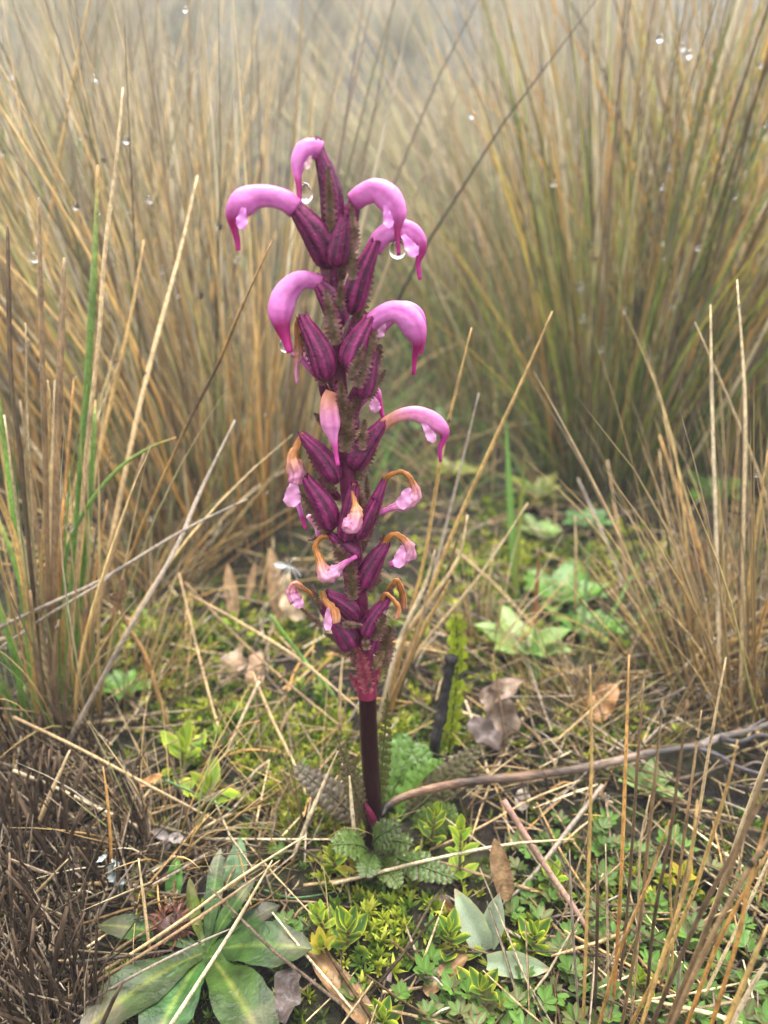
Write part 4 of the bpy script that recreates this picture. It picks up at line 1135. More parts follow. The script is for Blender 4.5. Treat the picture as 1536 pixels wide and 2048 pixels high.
# charred stalk and yellow-green winged stem
s = spline([P(868, 1495, .315), P(880, 1440, .318), P(893, 1375, .322), P(903, 1312, .326)], 7)
s[0][2] -= .01
o = MB().add(tube(s, .0029*(1+.22*rng.uniform(-1, 1, len(s))), 10, np.array((.02, .017, .016))*rng.uniform(.5, 1.8, (len(s), 1)), cap=True, lump=.2, streak=.3)).build('charred_stalk', M['char'], None, s[0])
tag(o, 'thick charred black stalk standing by the yellow-green winged stem', 'stalk')
ws = thing('winged_stem', 'yellow-green jointed winged stem standing behind the charred stalk', 'plant', P(898, 1490, .33))
w3 = [P(x, y, .332) for x, y in [(898, 1500), (905, 1440), (912, 1370), (915, 1310), (912, 1235)]]
s = spline(w3, 5)
MB().add(tube(s, .0008, 6, (.10, .13, .01))).build('stem', M['leaf'], ws)
for i in range(9):
    q = s[min(len(s)-1, int(1+i*2.2))]
    q2 = s[min(len(s)-1, int(3+i*2.2))]+np.array([0, 0, .003])
    for sd_ in (-1, 1):
        g = leaf(.0095, .0042, 6, 2, .25*sd_, .2, cc=(.30, .36, .02), ce=(.22, .27, .02), cm=(.2, .26, .02), wave=.2)
        MB().add(place(g, q, (q2-q)/np.linalg.norm(q2-q)+np.array([sd_*.28, 0, 0]), (sd_*.2, -1, .1))).build('wing_segment', M['leaf'], ws)

# ------------------------------------------------------------------ broad-leaved rosette
ro = thing('leaf_rosette', 'flat rosette of broad glossy green leaves with yellow midribs', 'plant', G(419, 1936))
rc = G(419, 1936, .010)
rg = (.085, .17, .03)
for tip, hw, arch, zt, cc, cm, nrm in [
  ((170, 2110), 58, .35, .006, (.10, .15, .05), (.26, .30, .06), (0, 0, 1)), ((300, 2170), 52, .30, .008, (.075, .20, .045), (.24, .36, .06), (0, 0, 1)),
  ((545, 2150), 58, .3, .006, (.085, .16, .03), (.26, .30, .06), (0, 0, 1)), ((625, 1945), 52, .35, .008, (.075, .16, .03), (.2, .3, .05), (0, -.1, 1)),
  ((515, 1838), 22, .3, .018, (.075, .16, .03), (.2, .32, .05), (-.3, -.4, 1)), ((452, 1790), 22, .3, .022, (.09, .18, .05), (.2, .28, .08), (0, -.7, 1)), ((205, 1890), 32, .35, .006, (.065, .14, .03), (.2, .28, .05), (0, 0, 1)),
  ((392, 1838), 17, -.5, .02, (.20, .27, .05), (.26, .32, .08), (.6, -.5, .5)), ((560, 1850), 30, .3, .006, (.05, .11, .03), (.12, .2, .05), (0, 0, 1))]:
    b1 = G(tip[0], tip[1], zt+.006); hw *= .88
    L = np.linalg.norm(b1-rc)
    pr = lambda t: np.interp(t, [0, .08, .25, .5, .72, .88, .97, 1], [.24, .30, .58, .95, .96, .66, .25, .04])
    v, f, c = leaf(L*1.03, hw*px2m((tip[1]+1936)/2, .2), 18, 5, -arch*2, .12, cc=cc, ce=np.array(cc)*.85, cm=cm, wave=.10, prof=pr, edgepow=4)
    # blotches of purple and grey bloom on the blade
    hwv = 1+.035*rng.normal(0, 1, len(v))*(np.abs(v[:, 0]) > .5*np.abs(v[:, 0]).max())
    v[:, 0] *= hwv
    bl = .5+.5*np.sin(v[:, 0]*420+1.3*np.sin(v[:, 1]*300))*np.sin(v[:, 1]*260+2)
    edge = (v[:, 1]/L > .7)
    c = c*(.25+.26*bl)[:, None]*np.array([.85, .85, .75]) + (edge*bl)[:, None]*np.array([.05, .012, .03])
    v[:, 2] += arch*L*.0
    # lift: leaf arches up then down, rotate so the chord hits the tip
    ch = math.atan2(-math.sin(arch)*L, L)
    y = v[:, 1]*math.cos(arch)-v[:, 2]*math.sin(arch); z = v[:, 1]*math.sin(arch)+v[:, 2]*math.cos(arch)
    v = np.stack([v[:, 0], y, z], 1)
    MB().add(place((v, f, c), rc, b1-rc, nrm)).build('leaf', M['rosette'], ro)
o = None
for lab, p0, p1, hw, cc, cm, y0 in [
   ('narrow upright strap leaf behind the rosette', (348, 1830), (352, 1715), 17, (.06, .14, .03), (.12, .22, .05), .245), ('pale bluish strap leaf leaning over the rosette', (465, 1800), (480, 1680), 22, (.13, .20, .10), (.18, .26, .14), .25)]:
    a, b = P(*p0, y0-.008), P(*p1, y0+.004)
    a[2] = max(a[2]-.006, -.003)
    o = MB().add(place(leaf(np.linalg.norm(b-a), hw*px2m(1770, y0), 10, 3, -.3, .35, cc=cc, cm=cm, ce=cc), a, b-a, (.1, -1, .4))).build('strap_leaf', M['rosette'], None, a)
    tag(o, lab, 'leaf')

# brown dry flower head
hb = G(345, 1900)
dh = thing('dry_flower_head', 'shaggy red-brown dry flower head resting on the rosette', 'flower head', hb)
hc = hb+np.array([0, .002, .011])
core = MB()
gv, gf = [], []
u = 10
for i in range(7):
    for j in range(u):
        a, e = j/u*6.283, -1.4+2.8*i/6
        gv.append(hc+.0085*np.array([math.cos(a)*math.cos(e), math.sin(a)*math.cos(e), .95*math.sin(e)])*rng.uniform(.9, 1.1))
gf = [(i*u+j, i*u+(j+1) % u, (i+1)*u+(j+1) % u, (i+1)*u+j) for i in range(6) for j in range(u)]
core.add((np.array(gv), gf, (.055, .025, .018))).build('core', M['dry'], dh)
for k in range(210):
    d = unit(rng.normal(0, 1, 3)+[0, -.25, .5])
    g = leaf(rng.uniform(.003, .008), .00055, 3, 1, rng.normal(0, .9), .4, cc=np.array((.11, .045, .025))*rng.uniform(.4, 1.7))
    MB().add(place(g, hc+d*.0065, d+rng.normal(0, .35, 3), rng.normal(0, 1, 3))).build('bristle', M['dry'], dh)

# ------------------------------------------------------------------ small plants
def inst(name, me, parent, loc, d, n, s):
    """child leaf oriented with y along d and z near n"""
    o = bpy.data.objects.new(name, me); COL.objects.link(o)
    y = Vector(unit(d)); n = Vector(n); z = (n-y*n.dot(y)); z = z.normalized() if z.length > 1e-4 else Vector((1, 0, 0)); x = y.cross(z)
    from mathutils import Matrix
    m = Matrix((x, y, z)).transposed()
    o.parent = parent
    o.rotation_euler = m.to_euler(); o.location = loc; o.scale = (s, s, s)
    return o

# yellow-margined sprigs
ell = lambda t: np.interp(t, [0, .12, .4, .65, .88, 1], [.3, .55, 1, .95, .45, .04])
def ymesh(cc, ce, bend):
    g = leaf(1, .25, 8, 4, bend, .42, cc=cc, ce=ce, cm=np.array(cc)*1.3, prof=ell, edgepow=3.2)
    return mesh_from('leaf', *g, M['leaf'])
YL = {'green': [ymesh((.04, .10, .014), (.62, .60, .04), .4), ymesh((.055, .13, .016), (.55, .58, .04), .2), ymesh((.035, .085, .016), (.48, .52, .04), .55)],
      'lime': [ymesh((.17, .25, .025), (.5, .52, .05), .4), ymesh((.12, .21, .02), (.48, .52, .05), .25)],
      'orange': [ymesh((.22, .24, .03), (.55, .36, .04), .4), ymesh((.30, .27, .03), (.60, .34, .03), .2)]}
def sprig(label, px, py, hpx, pairs, lpx, kind, lean=(0, 0), Yoff=0, group=None):
    b0 = G(px, py, -.002)
    k = px2m(py, b0[1])
    t = thing('leafy_sprig', label, 'sprig', b0, group)
    H = hpx*k*1.1; Lf = lpx*k*1.35
    top = np.array([lean[0]*H, lean[1]*H, H])
    s = spline([(0, 0, 0), top*.5+[0, 0, .001], top], 4)
    MB().add(tube(s+b0, np.linspace(.0008, .0005, len(s)), 5, (.16, .10, .06))).build('stem', M['stem'], t)
    a0 = rng.uniform(0, 3)
    for i in range(pairs):
        f = (i+.6)/pairs
        p = s[min(len(s)-1, int(f*(len(s)-1)))]
        up = .3+1.1*f**2
        for sg in (0, math.pi):
            a = a0+(i % 2)*math.pi/2+sg+rng.normal(0, .15)
            d = np.array([math.cos(a), math.sin(a), up])
            me = YL[kind][rng.integers(len(YL[kind]))]
            inst('leaf', me, t, p, d, (-math.cos(a), -math.sin(a), .8), Lf*(1.05-.35*f)*rng.uniform(.85, 1.15))
    if True:
        for q in range(2):
            inst('leaf', YL['lime'][0], t, top, (math.cos(a0+q*3.1)*.4, math.sin(a0+q*3.1)*.4, 1), (-math.cos(a0+q*3.1), -math.sin(a0+q*3.1), .3), Lf*.6)
    return t
sprig('low sprig with orange and yellow rimmed leaves in front of the stem', 720, 1765, 45, 4, 46, 'orange', (.1, -.2))
sprig('dark green sprig behind the orange-rimmed one', 675, 1745, 50, 4, 40, 'green', (-.2, 0))
sprig('tall lime sprig with stacked leaves beside the basal leaves', 918, 1765, 130, 7, 40, 'lime', (0, .1))
sprig('green sprig between the stem foot and the tall lime one', 860, 1690, 85, 5, 38, 'green', (.1, 0))
sprig('upright yellow-rimmed sprig with a pale bud behind the brown blade', 695, 1895, 75, 5, 48, 'green', (.05, -.1))
sprig('pale budded sprig leaning beside the upright yellow-rimmed one', 655, 1868, 60, 4, 40, 'lime', (-.3, 0))
sprig('red-tinged yellow sprig at the tip of the brown blade', 648, 1915, 40, 3, 44, 'orange', (-.1, -.1))
sprig('glossy yellow-rimmed sprig below the silvery hairy leaves', 905, 1905, 75, 5, 50, 'green', (-.1, -.1))
sprig('yellow-rimmed sprig hanging below the silvery leaf', 960, 1995, 55, 5, 48, 'green', (.05, -.3))
sprig('yellow-rimmed sprig at the foot of the wide brown blade', 765, 2050, 40, 4, 46, 'green', (0, -.2))
sprig('yellow-rimmed sprig beside the silvery leaf tip in the green mat', 1065, 1905, 60, 4, 44, 'green', (0, 0))
sprig('lime sprig among the tan stalks over the green mat', 1275, 2000, 60, 5, 40, 'lime', (0, 0))
sprig('bright lime sprig under the pinkish blade', 1100, 1790, 60, 4, 40, 'lime', (0, 0))
sprig('small yellowish sprig near the forked twig end', 1360, 1780, 50, 4, 36, 'orange', (0, 0))
sprig('green strap-leaved sprig beside the dead stubble', 365, 1540, 60, 3, 60, 'lime', (.1, 0))
sprig('yellow-green sprig under the pale slanting straws', 410, 1600, 30, 3, 64, 'lime', (.4, -.1))
sprig('lime sprig in the far moss behind the kinked straw', 290, 1290, 50, 4, 40, 'lime', (0, 0))
sprig('pale lime bud sprig behind the kinked straw', 470, 1290, 55, 4, 34, 'lime', (0, 0))

# trifoliate green mat: individual sprigs
def trimesh(cc, ce):
    b = MB()
    for a, L, w_ in ((0, 1, .24), (.85, .82, .2), (-.85, .82, .2)):
        g = leaf(L, w_, 5, 2, .35, .35, cc=np.array(cc)*rng.uniform(.92, 1.08), ce=ce, cm=np.array(cc)*1.4, prof=lambda t: np.interp(t, [0, .3, .62, .85, 1], [.25, .7, 1, .7, .05]))
        b.add(place(g, (0, .12, 0), (math.sin(a), math.cos(a), .05)))
    b.add(tube([(0, 0, 0), (0, .15, 0)], .035, 4, (.12, .12, .04)))
    return b.mesh('leaf', M['leaf'])
TL = [trimesh((.06, .13, .022), (.11, .17, .035)), trimesh((.05, .11, .02), (.13, .11, .04)), trimesh((.075, .15, .024), (.10, .18, .03)), trimesh((.08, .115, .03), (.15, .085, .045))]
ml = 'small three-lobed green sprig in the leafy mat below the tan stalks'
def tri_sprig(px, py, s=1.0, label=None, group='three-lobed sprigs of the green mat'):
    b0 = G(px, py, -.001)
    n = rng.integers(4, 7)
    if label is None:
        label = {4: 'four', 5: 'five', 6: 'six'}[int(n)]+'-leaved green mat sprig beside '+near(b0)
    else:
        label = label+near(b0)
    t = thing('leafy_sprig', label, 'sprig', b0, group)
    H = rng.uniform(.003, .011)*s
    lean = rng.normal(0, .25, 2)*H
    top = np.array([lean[0], lean[1], H])
    MB().add(tube(np.array([(0, 0, -.002), top*.5, top])+b0, .0005, 4, (.12, .07, .05))).build('stem', M['stem'], t)
    a0 = rng.uniform(0, 6.28)
    for i in range(n):
        a = a0+i*6.283/n+rng.normal(0, .25)
        up = rng.uniform(.15, .9)
        inst('leaf', TL[rng.integers(4)], t, top*(1 if i % 2 else .7), (math.cos(a), math.sin(a), up), (-math.cos(a)*.4, -math.sin(a)*.4, 1), rng.uniform(.0048, .0078)*s)
spots = []
tries = 0
while len(spots) < 125 and tries < 6000:
    tries += 1
    px, py = rng.uniform(860, 1600), rng.uniform(1690, 2110)
    if px < 1010 and py < 1900: continue
    if 900 < px < 1120 and 1860 < py < 1990: continue
    if px > 1330 and py < 1830 and rng.uniform() < .8: continue
    if py < 1760 and rng.uniform() < .6: continue
    if all((px-a)**2+((py-b)*1.25)**2 > 37**2 for a, b in spots):
        spots.append((px, py))
for px, py in spots:
    tri_sprig(px, py)
for px, py in [(560, 1720), (585, 1880), (610, 1860), (1120, 1650), (1210, 1660), (1260, 1700), (700, 2000), (860, 2040), (800, 1995), (900, 2010), (1190, 1690), (1080, 1690), (330, 1580), (520, 1560), (610, 1560)]:
    tri_sprig(px, py, .9, 'stray three-lobed green sprig growing by ', 'stray three-lobed sprigs')

# moss stars
sm = []
for q in range(4):
    b = MB(); b.add(moss_tuft(np.zeros(3), 1.0, ygreen[q], 26))
    sm.append(b.mesh('moss_star', M['moss'], False))
for i, (px, py, s_) in enumerate([(758, 1862, 24), (868, 1825, 26), (748, 1925, 24), (715, 1850, 20), (795, 1840, 18), (805, 1858, 17), (735, 1765, 22), (1002, 2035, 32), (945, 2040, 26), (600, 2010, 14), (650, 1985, 16), (820, 1800, 18), (640, 1640, 22), (610, 1655, 20),
        (575, 1660, 20), (560, 1630, 20), (590, 1610, 22), (660, 1665, 18), (625, 1690, 16), (1480, 2020, 22), (520, 1490, 24), (600, 1480, 26), (640, 1500, 26), (560, 1505, 24), (660, 1470, 22), (620, 1455, 24), (870, 1760, 16), (690, 1935, 16), (230, 1965, 12), (860, 1960, 14)]):
    g = G(px, py, .002)
    o = link('moss_star', sm[i % 4], None, g)
    s = s_*px2m(py, g[1])*1.0
    o.scale = (s, s, s); o.rotation_euler = (rng.normal(0, .2), rng.normal(0, .2), rng.uniform(0, 6))
    tag(o, 'bright yellow-green star of spiky moss by '+near(g), 'moss', 'star-shaped moss tufts')

# silvery hairy leaves
sl = thing('silvery_plant', 'silvery hairy plant with two upright leaves and one lying', 'plant', G(980, 1930))
for p0, p1, hw, y0, y1, bend, nrm in [((968, 1925), (914, 1783), 23, .212, .222, -.25, (.3, -1, .35)), ((975, 1915), (1000, 1778), 19, .214, .224, .25, (-.3, -1, .3)), ((975, 1925), (1098, 1936), 19, .203, .196, -.35, (0, -.6, 1))]:
    a, b = P(*p0, y0), P(*p1, y1)
    a[2] = max(a[2], .002); b[2] = max(b[2], .004)
    pr = lambda t: np.interp(t, [0, .2, .5, .8, 1], [.55, .9, 1, .6, .05])
    v, f, c = leaf(np.linalg.norm(b-a), 1.25*hw*px2m(1860, .215), 14, 4, bend, .45, cc=(.19, .26, .125), ce=(.28, .32, .12), cm=(.23, .30, .155), prof=pr, wave=.08)
    tipm = np.clip((v[:, 1]/v[:, 1].max()-.86)/.14, 0, 1)[:, None]
    c = c*(1-tipm)+np.array((.33, .2, .06))*tipm
    MB().add(place((v, f, c), a, b-a, nrm)).build('leaf', M['silver'], sl)

# dry brown leaves
def dry_leaf(label, p0, p1, hw, y0, y1, cols, bend=.3, wave=.25, fold=.3, nrm=(0, -.7, 1), twist=.3, ground=False):
    a, b = (G(*p0, .005), G(*p1, .008)) if ground else (P(*p0, y0), P(*p1, y1))
    a[2] = max(a[2], float(hgt(a[0], a[1]))-.002)
    k = px2m((p0[1]+p1[1])/2, a[1])
    pr = lambda t: np.interp(t, [0, .15, .45, .75, .93, 1], [.4, .85, 1, .8, .35, .05])
    v, f, c = leaf(np.linalg.norm(b-a), hw*k, 14, 3, bend, fold, cc=cols[0], ce=cols[1], cm=cols[2], wave=wave, prof=pr, twist=twist)
    c = c*rng.uniform(.75, 1.25, (len(c), 1))
    o = MB().add(place((v, f, c), a, b-a, nrm)).build('dry_leaf', M['dry'], None, a)
    return tag(o, label, 'leaf')
bt = [(.22, .12, .05), (.15, .085, .04), (.30, .19, .09)]
tn = [(.40, .25, .13), (.34, .2, .1), (.42, .28, .16)]
gyb = [(.15, .10, .068), (.2, .145, .1), (.11, .075, .05)]
dry_leaf('wide glossy brown blade lying below the yellow-rimmed sprigs', (745, 2070), (618, 1912), 30, 0, 0, bt, -.2, .1, .35, (0, 0, 1), .1, True)
dry_leaf('upright brown blade behind the silvery leaves', (1015, 1800), (985, 1672), 22, .232, .245, [(.22, .13, .06), (.17, .1, .05), (.27, .17, .08)], .2, .1, .3, (.2, -1, .3), .2)
dry_leaf('brown blade lying below the glossy yellow-rimmed sprig', (850, 2005), (935, 1925), 20, 0, 0, bt, -.3, .12, .3, (0, 0, 1), .1, True)
dry_leaf('orange-brown dry tip beside the silvery leaf', (925, 1850), (888, 1795), 10, .223, .226, [(.3, .15, .05)]*3, .2, .1, .3, (.1, -1, .3))
dry_leaf('narrow orange blade between the silvery leaves', (965, 1850), (948, 1805), 7, .224, .228, [(.32, .17, .07)]*3, .1, .1, .3, (.1, -1, .3))
dry_leaf('curled grey dead leaf lying over the straw litter', (830, 1890), (905, 1850), 26, .222, .228, gyb, .8, .3, .5, (0, -.5, 1), .6)
dry_leaf('dull brown dead leaf behind the curled grey one', (880, 1790), (915, 1850), 12, .232, .225, gyb, -.5, .2, .4, (0, -.6, 1), .4)
dry_leaf('tall upright tan dry leaf behind the withered lower flowers', (560, 1235), (543, 1098), 17, .45, .455, tn, -.1, .1, .3, (.2, -1, .3), .3)
dry_leaf('upright tan dry leaf standing before the golden tussock base', (470, 1235), (458, 1125), 16, .455, .47, tn, .1, .1, .3, (-.2, -1, .3), .2)
dry_leaf('narrow tan dry leaf between the two upright ones', (495, 1200), (512, 1122), 8, .46, .465, tn, .1, .1, .3, (0, -1, .3), .2)
dry_leaf('pale crumpled dry leaf behind the tall upright tan one', (600, 1240), (570, 1150), 26, .44, .46, [(.42, .31, .18), (.36, .24, .13), (.4, .3, .18)], .5, .4, .5, (.2, -1, .3), .8)
dry_leaf('big crumpled pale tan leaf lying in the moss', (455, 1380), (500, 1290), 30, .39, .41, [(.43, .30, .19), (.46, .34, .24), (.38, .25, .15)], .6, .4, .5, (-.3, -1, .6), .7)
dry_leaf('smaller crumpled tan leaf beside the big crumpled one', (505, 1385), (520, 1300), 20, .385, .4, [(.38, .24, .14)]*3, -.5, .4, .5, (.3, -1, .6), .5)
dry_leaf('brown broad dead leaf in the heap behind the twig', (1020, 1470), (970, 1370), 34, .335, .35, gyb, .5, .3, .4, (.3, -1, .8), .4)
dry_leaf('brown curled dead leaf on top of the heap behind the twig', (960, 1400), (1055, 1362), 22, .345, .35, [(.22, .15, .10), (.17, .11, .08), (.26, .19, .13)], .4, .3, .4, (0, -.8, 1), .4)
dry_leaf('dark dead leaf low in the heap behind the twig', (940, 1440), (1000, 1500), 26, .335, .325, [(.08, .055, .045)]*3, .4, .3, .4, (0, -.8, 1), .4)
dry_leaf('rust-brown leaf at the foot of the rusty tussock', (1180, 1440), (1230, 1370), 28, .345, .36, [(.26, .13, .05)]*3, .4, .3, .4, (0, -.8, 1), .4)
dry_leaf('pinkish pale dead petal-like leaf among the yellow-rimmed sprigs', (742, 1990), (716, 1950), 12, .197, .2, [(.45, .33, .3)]*3, .4, .2, .4, (0, -.7, 1))
dry_leaf('small pinkish dead leaf beside the pale petal-like one', (770, 1990), (782, 1935), 9, .197, .202, [(.36, .26, .23)]*3, .2, .2, .4, (0, -.7, 1))
dry_leaf('grey wrinkled dead leaf between rosette and brown blade', (560, 2060), (590, 1965), 34, 0, 0, [(.085, .062, .052), (.12, .095, .08), (.07, .05, .042)], .4, .5, .3, (0, 0, 1), .2, True)
dry_leaf('long brown folded blade leaning in the right-hand litter', (1350, 1180), (1420, 1070), 12, .47, .46, [(.24, .13, .07)]*3, .1, .1, .4, (0, -1, .4))
dry_leaf('rusty brown scrap of leaf beside the red-tinged sprig', (640, 1935), (690, 1925), 12, .212, .212, [(.16, .07, .045)]*3, .5, .3, .4, (0, -.7, 1))
dry_leaf('pale stone-coloured dead leaf under the twig', (1040, 1620), (1050, 1575), 16, .285, .295, [(.42, .34, .27)]*3, .3, .3, .3, (0, -.8, 1))
dry_leaf('orange-brown scrap of leaf by the green strap-leaved sprig', (280, 1570), (330, 1548), 9, .29, .295, [(.34, .16, .05)]*3, .3, .3, .3, (0, -.8, 1))

# pale three-part dead leaf under the straws
pl = thing('dead_leaf', 'pale three-part dead leaf under the slanting pale straw', 'leaf', G(338, 1680))
for tip in [(305, 1655), (372, 1672), (328, 1700)]:
    a = P(336, 1676, .262); b = P(*tip, .262)
    MB().add(place(leaf(np.linalg.norm(b-a), 11*px2m(1680, .262), 7, 2, .3, .3, cc=(.42, .36, .32), ce=(.36, .3, .27), wave=.2), a, b-a, (0, -1, .6))).build('leaflet', M['dry'], pl)

# chalky white flake
b = MB()
for k in range(16):
    f = k/15
    cpt = P(213+22*f+rng.normal(0, 5), 1712+72*f+rng.normal(0, 4), .237)
    d = np.array([rng.normal(.2, .5), rng.normal(0, .3), rng.normal(-.8, .4)])
    b.add(place(leaf(rng.uniform(.0025, .0055), rng.uniform(.0008, .0018), 5, 2, rng.normal(0, .8), .4, teeth=.3, cc=np.array((.42, .46, .42))*rng.uniform(.55, 1.1), wave=.6), cpt, d, (rng.normal(0, .5), -1, .5)))
o = b.build('lichen_flake', M['chalk'], None, P(222, 1750, .238))
tag(o, 'chalky white flake of lichen stuck on the blackened stubs', 'lichen')

# broad blades and soft herbs in the middle distance
MG = {'g': ((.08, .17, .025), (.11, .2, .03)), 'y': ((.17, .21, .03), (.24, .22, .05)), 'p': ((.16, .24, .06), (.2, .28, .09)), 'b': ((.10, .2, .06), (.12, .24, .08)), 'r': ((.26, .10, .04), (.2, .07, .03))}
for lab, p0, p1, hw, y0, y1, c in [
  ('broad green blade lying out from the pale herbs', (1170, 1320), (1400, 1178), 11, .42, .47, 'g'), ('narrower green blade lying above the broad one', (1190, 1290), (1360, 1160), 8, .43, .49, 'b'),
  ('yellow-green upright blade in front of the thin clump', (1035, 1190), (1003, 820), 9, .49, .55, 'g'), ('yellowing upright blade beside the yellow-green one', (1030, 1180), (1045, 890), 6, .49, .52, 'y'),
  ('red-brown pointed blade standing in the pale herbs', (1068, 1260), (1076, 1075), 6, .44, .46, 'r'), ('thin green upright blade beside the olive tussock foot', (1165, 1300), (1172, 1080), 5, .43, .47, 'b'),
  ('bright green upright blade below the yellow-green one', (1070, 1400), (1066, 1250), 13, .385, .41, 'g'), ('green blade rising steeply from the moss behind the charred stalk', (1185, 1310), (1290, 1085), 5, .43, .5, 'g')]:
    a, b = P(*p0, y0), P(*p1, y1)
    a[2] = float(hgt(a[0], a[1]))-.002
    o = MB().add(place(leaf(np.linalg.norm(b-a), hw*px2m(p0[1], y0), 12, 2, .12, .5, cc=MG[c][0], cm=MG[c][1], prof=lambda t: np.interp(t, [0, .2, .6, 1], [.8, 1, .8, .04])), a, b-a, (.2, -1, .5))).build('grass_shoot', M['leaf'], None, a)
    tag(o, lab, 'grass')
def herb(label, px, py, n, lpx, hw, c, up=.7):
    b0 = G(px, py)
    t = thing('broad_leaved_herb', label, 'herb', b0)
    k = px2m(py, b0[1])
    for i in range(n):
        a = i*2.4+rng.uniform(0, .5)
        d = np.array([math.cos(a), math.sin(a), up*rng.uniform(.6, 1.5)])
        L = lpx*k*rng.uniform(.75, 1.15)
        cc = np.array(MG[c][0])*rng.uniform(.8, 1.2)
        g = leaf(L, hw*k, 8, 2, -.6, .3, cc=cc, cm=MG[c][1], wave=.15)
        MB().add(place(g, b0, d, (-math.cos(a)*.5, -math.sin(a)*.5, 1))).build('leaf', M['leaf'], t)
herb('soft pale green herb behind the winged stem', 1045, 1320, 8, 110, 26, 'p', 1.2)
herb('fresh green rosette herb beyond the red-brown blade', 1110, 1215, 9, 110, 28, 'g', 1.0)
herb('fresh green herb at the side of the rosette herb', 1175, 1270, 7, 80, 22, 'g', .7)
herb('pale yellowish herb at the foot of the olive tussock', 1070, 1010, 9, 80, 16, 'y', 1.2)
herb('whitish green leafy herb beside the yellowish one', 1080, 1080, 8, 60, 14, 'p', 1.0)
herb('round-leaved green herb under the brown and olive tussock', 1425, 1010, 7, 90, 26, 'g', 1.2)
herb('greyish-green herb in front of the olive tussock hollow', 1170, 1060, 6, 60, 20, 'b', .8)
herb('dark green herb in the moss behind the lower flowers', 585, 1570, 7, 60, 16, 'g', .6)
herb('bluish green herb behind the near right-hand stalks', 1290, 1590, 6, 90, 18, 'p', 1.2)
herb('fresh green herb by the near tussock foot', 250, 1390, 7, 70, 16, 'g', .9)
herb('bright lime herb in the gap behind the spike', 900, 960, 8, 70, 16, 'y', 1)
herb('dark green herb in the gap behind the spike', 870, 880, 8, 80, 20, 'b', 1)

# low fluffy green clubmoss mounds in the moss
for i, (px, py) in enumerate([(420, 1330), (400, 1290), (470, 1460), (640, 1420), (600, 1400), (480, 1240), (520, 1420), (440, 1500)]):
    b0 = G(px, py, -.002)
    b = MB()
    H = rng.uniform(.012, .02)
    for k in range(110):
        f = rng.uniform()
        a = rng.uniform(0, 6.28)
        d = np.array([math.cos(a)*.7, math.sin(a)*.7, .75])
        b.add(place(leaf(.0055, .0004, 2, 1, .3, .2, cc=np.array((.09, .17, .03) if f < .75 else (.22, .28, .04))*rng.uniform(.7, 1.3)), b0+np.array([0, 0, H*f])+.001*rng.normal(0, 1, 3), d, rng.normal(0, 1, 3)))
    b.add(tube([b0-[0, 0, .003], b0+[0, 0, H]], .001, 5, (.06, .1, .02)))
    o = b.build('clubmoss_shoot', M['moss'], None, b0)
    tag(o, 'bristly green clubmoss shoot standing in the yellow moss', 'moss', 'clubmoss shoots behind the stem')

# withered seed head on a brown stalk by the near tussock
wf = thing('withered_plant', 'withered brown plant with curled papery seed head beside the near tussock', 'plant', G(348, 1490))
w3 = [P(345, 1480, .34), P(320, 1400, .345), P(290, 1310, .35), P(255, 1250, .352), P(240, 1210, .352)]
w3[0][2] = -.004
s = spline(w3, 5)
MB().add(tube(s, np.linspace(.0014, .0009, len(s)), 7, ramp([(0, (.16, .11, .04)), (.5, (.28, .15, .05)), (1, (.2, .12, .06))], np.linspace(0, 1, len(s))), streak=.2)).build('stalk', M['straw'], wf)
for p0, p1, hw, c in [((240, 1212), (222, 1180), 9, (.3, .19, .1)), ((240, 1210), (262, 1190), 8, (.36, .24, .13)), ((240, 1205), (280, 1150), 9, (.34, .21, .1)), ((238, 1205), (206, 1165), 7, (.24, .15, .09)), ((240, 1210), (228, 1228), 9, (.26, .14, .05)), ((240, 1200), (250, 1125), 7, (.3, .2, .12))]:
    a, b = P(*p0, .352), P(*p1, .35)
    MB().add(place(leaf(np.linalg.norm(b-a), hw*px2m(1200, .35), 7, 2, rng.uniform(.4, 1.4), .5, cc=c, wave=.4, ce=np.array(c)*.7), a, b-a, (rng.uniform(-.5, .5), -1, .4))).build('seed_scale', M['dry'], wf)
MB().add(place(leaf(.008, .002, 6, 2, .4, .5, cc=(.36, .19, .06), wave=.2), P(300, 1345, .349), (0, 0, 1), (0, -1, 0))).build('seed_scale', M['dry'], wf)
# feathery white seed scrap
b = MB()
b.add(place(leaf(.0085, .0018, 6, 2, .4, .4, cc=(.55, .56, .52)), P(575, 1132, .40), P(545, 1127, .40)-P(575, 1132, .40), (0, -1, .5)))
for k in range(9):
    d = rng.normal(0, 1, 3)*[1, .4, 1]
    b.add(tube(spline([P(577, 1133, .40), P(577, 1133, .40)+unit(d)*.005, P(577, 1133, .40)+unit(d)*.009+[0, 0, -.003]], 3), .0002, 3, (.6, .6, .56)))
b.add(tube(spline([P(577, 1133, .40), P(573, 1160, .40), P(570, 1240, .40)], 3), .0003, 4, (.4, .36, .3)))
o = b.build('seed_plume', M['chalk'], None, P(577, 1133, .40))
tag(o, 'white feathery seed scrap caught beside the withered lower flowers', 'seed')

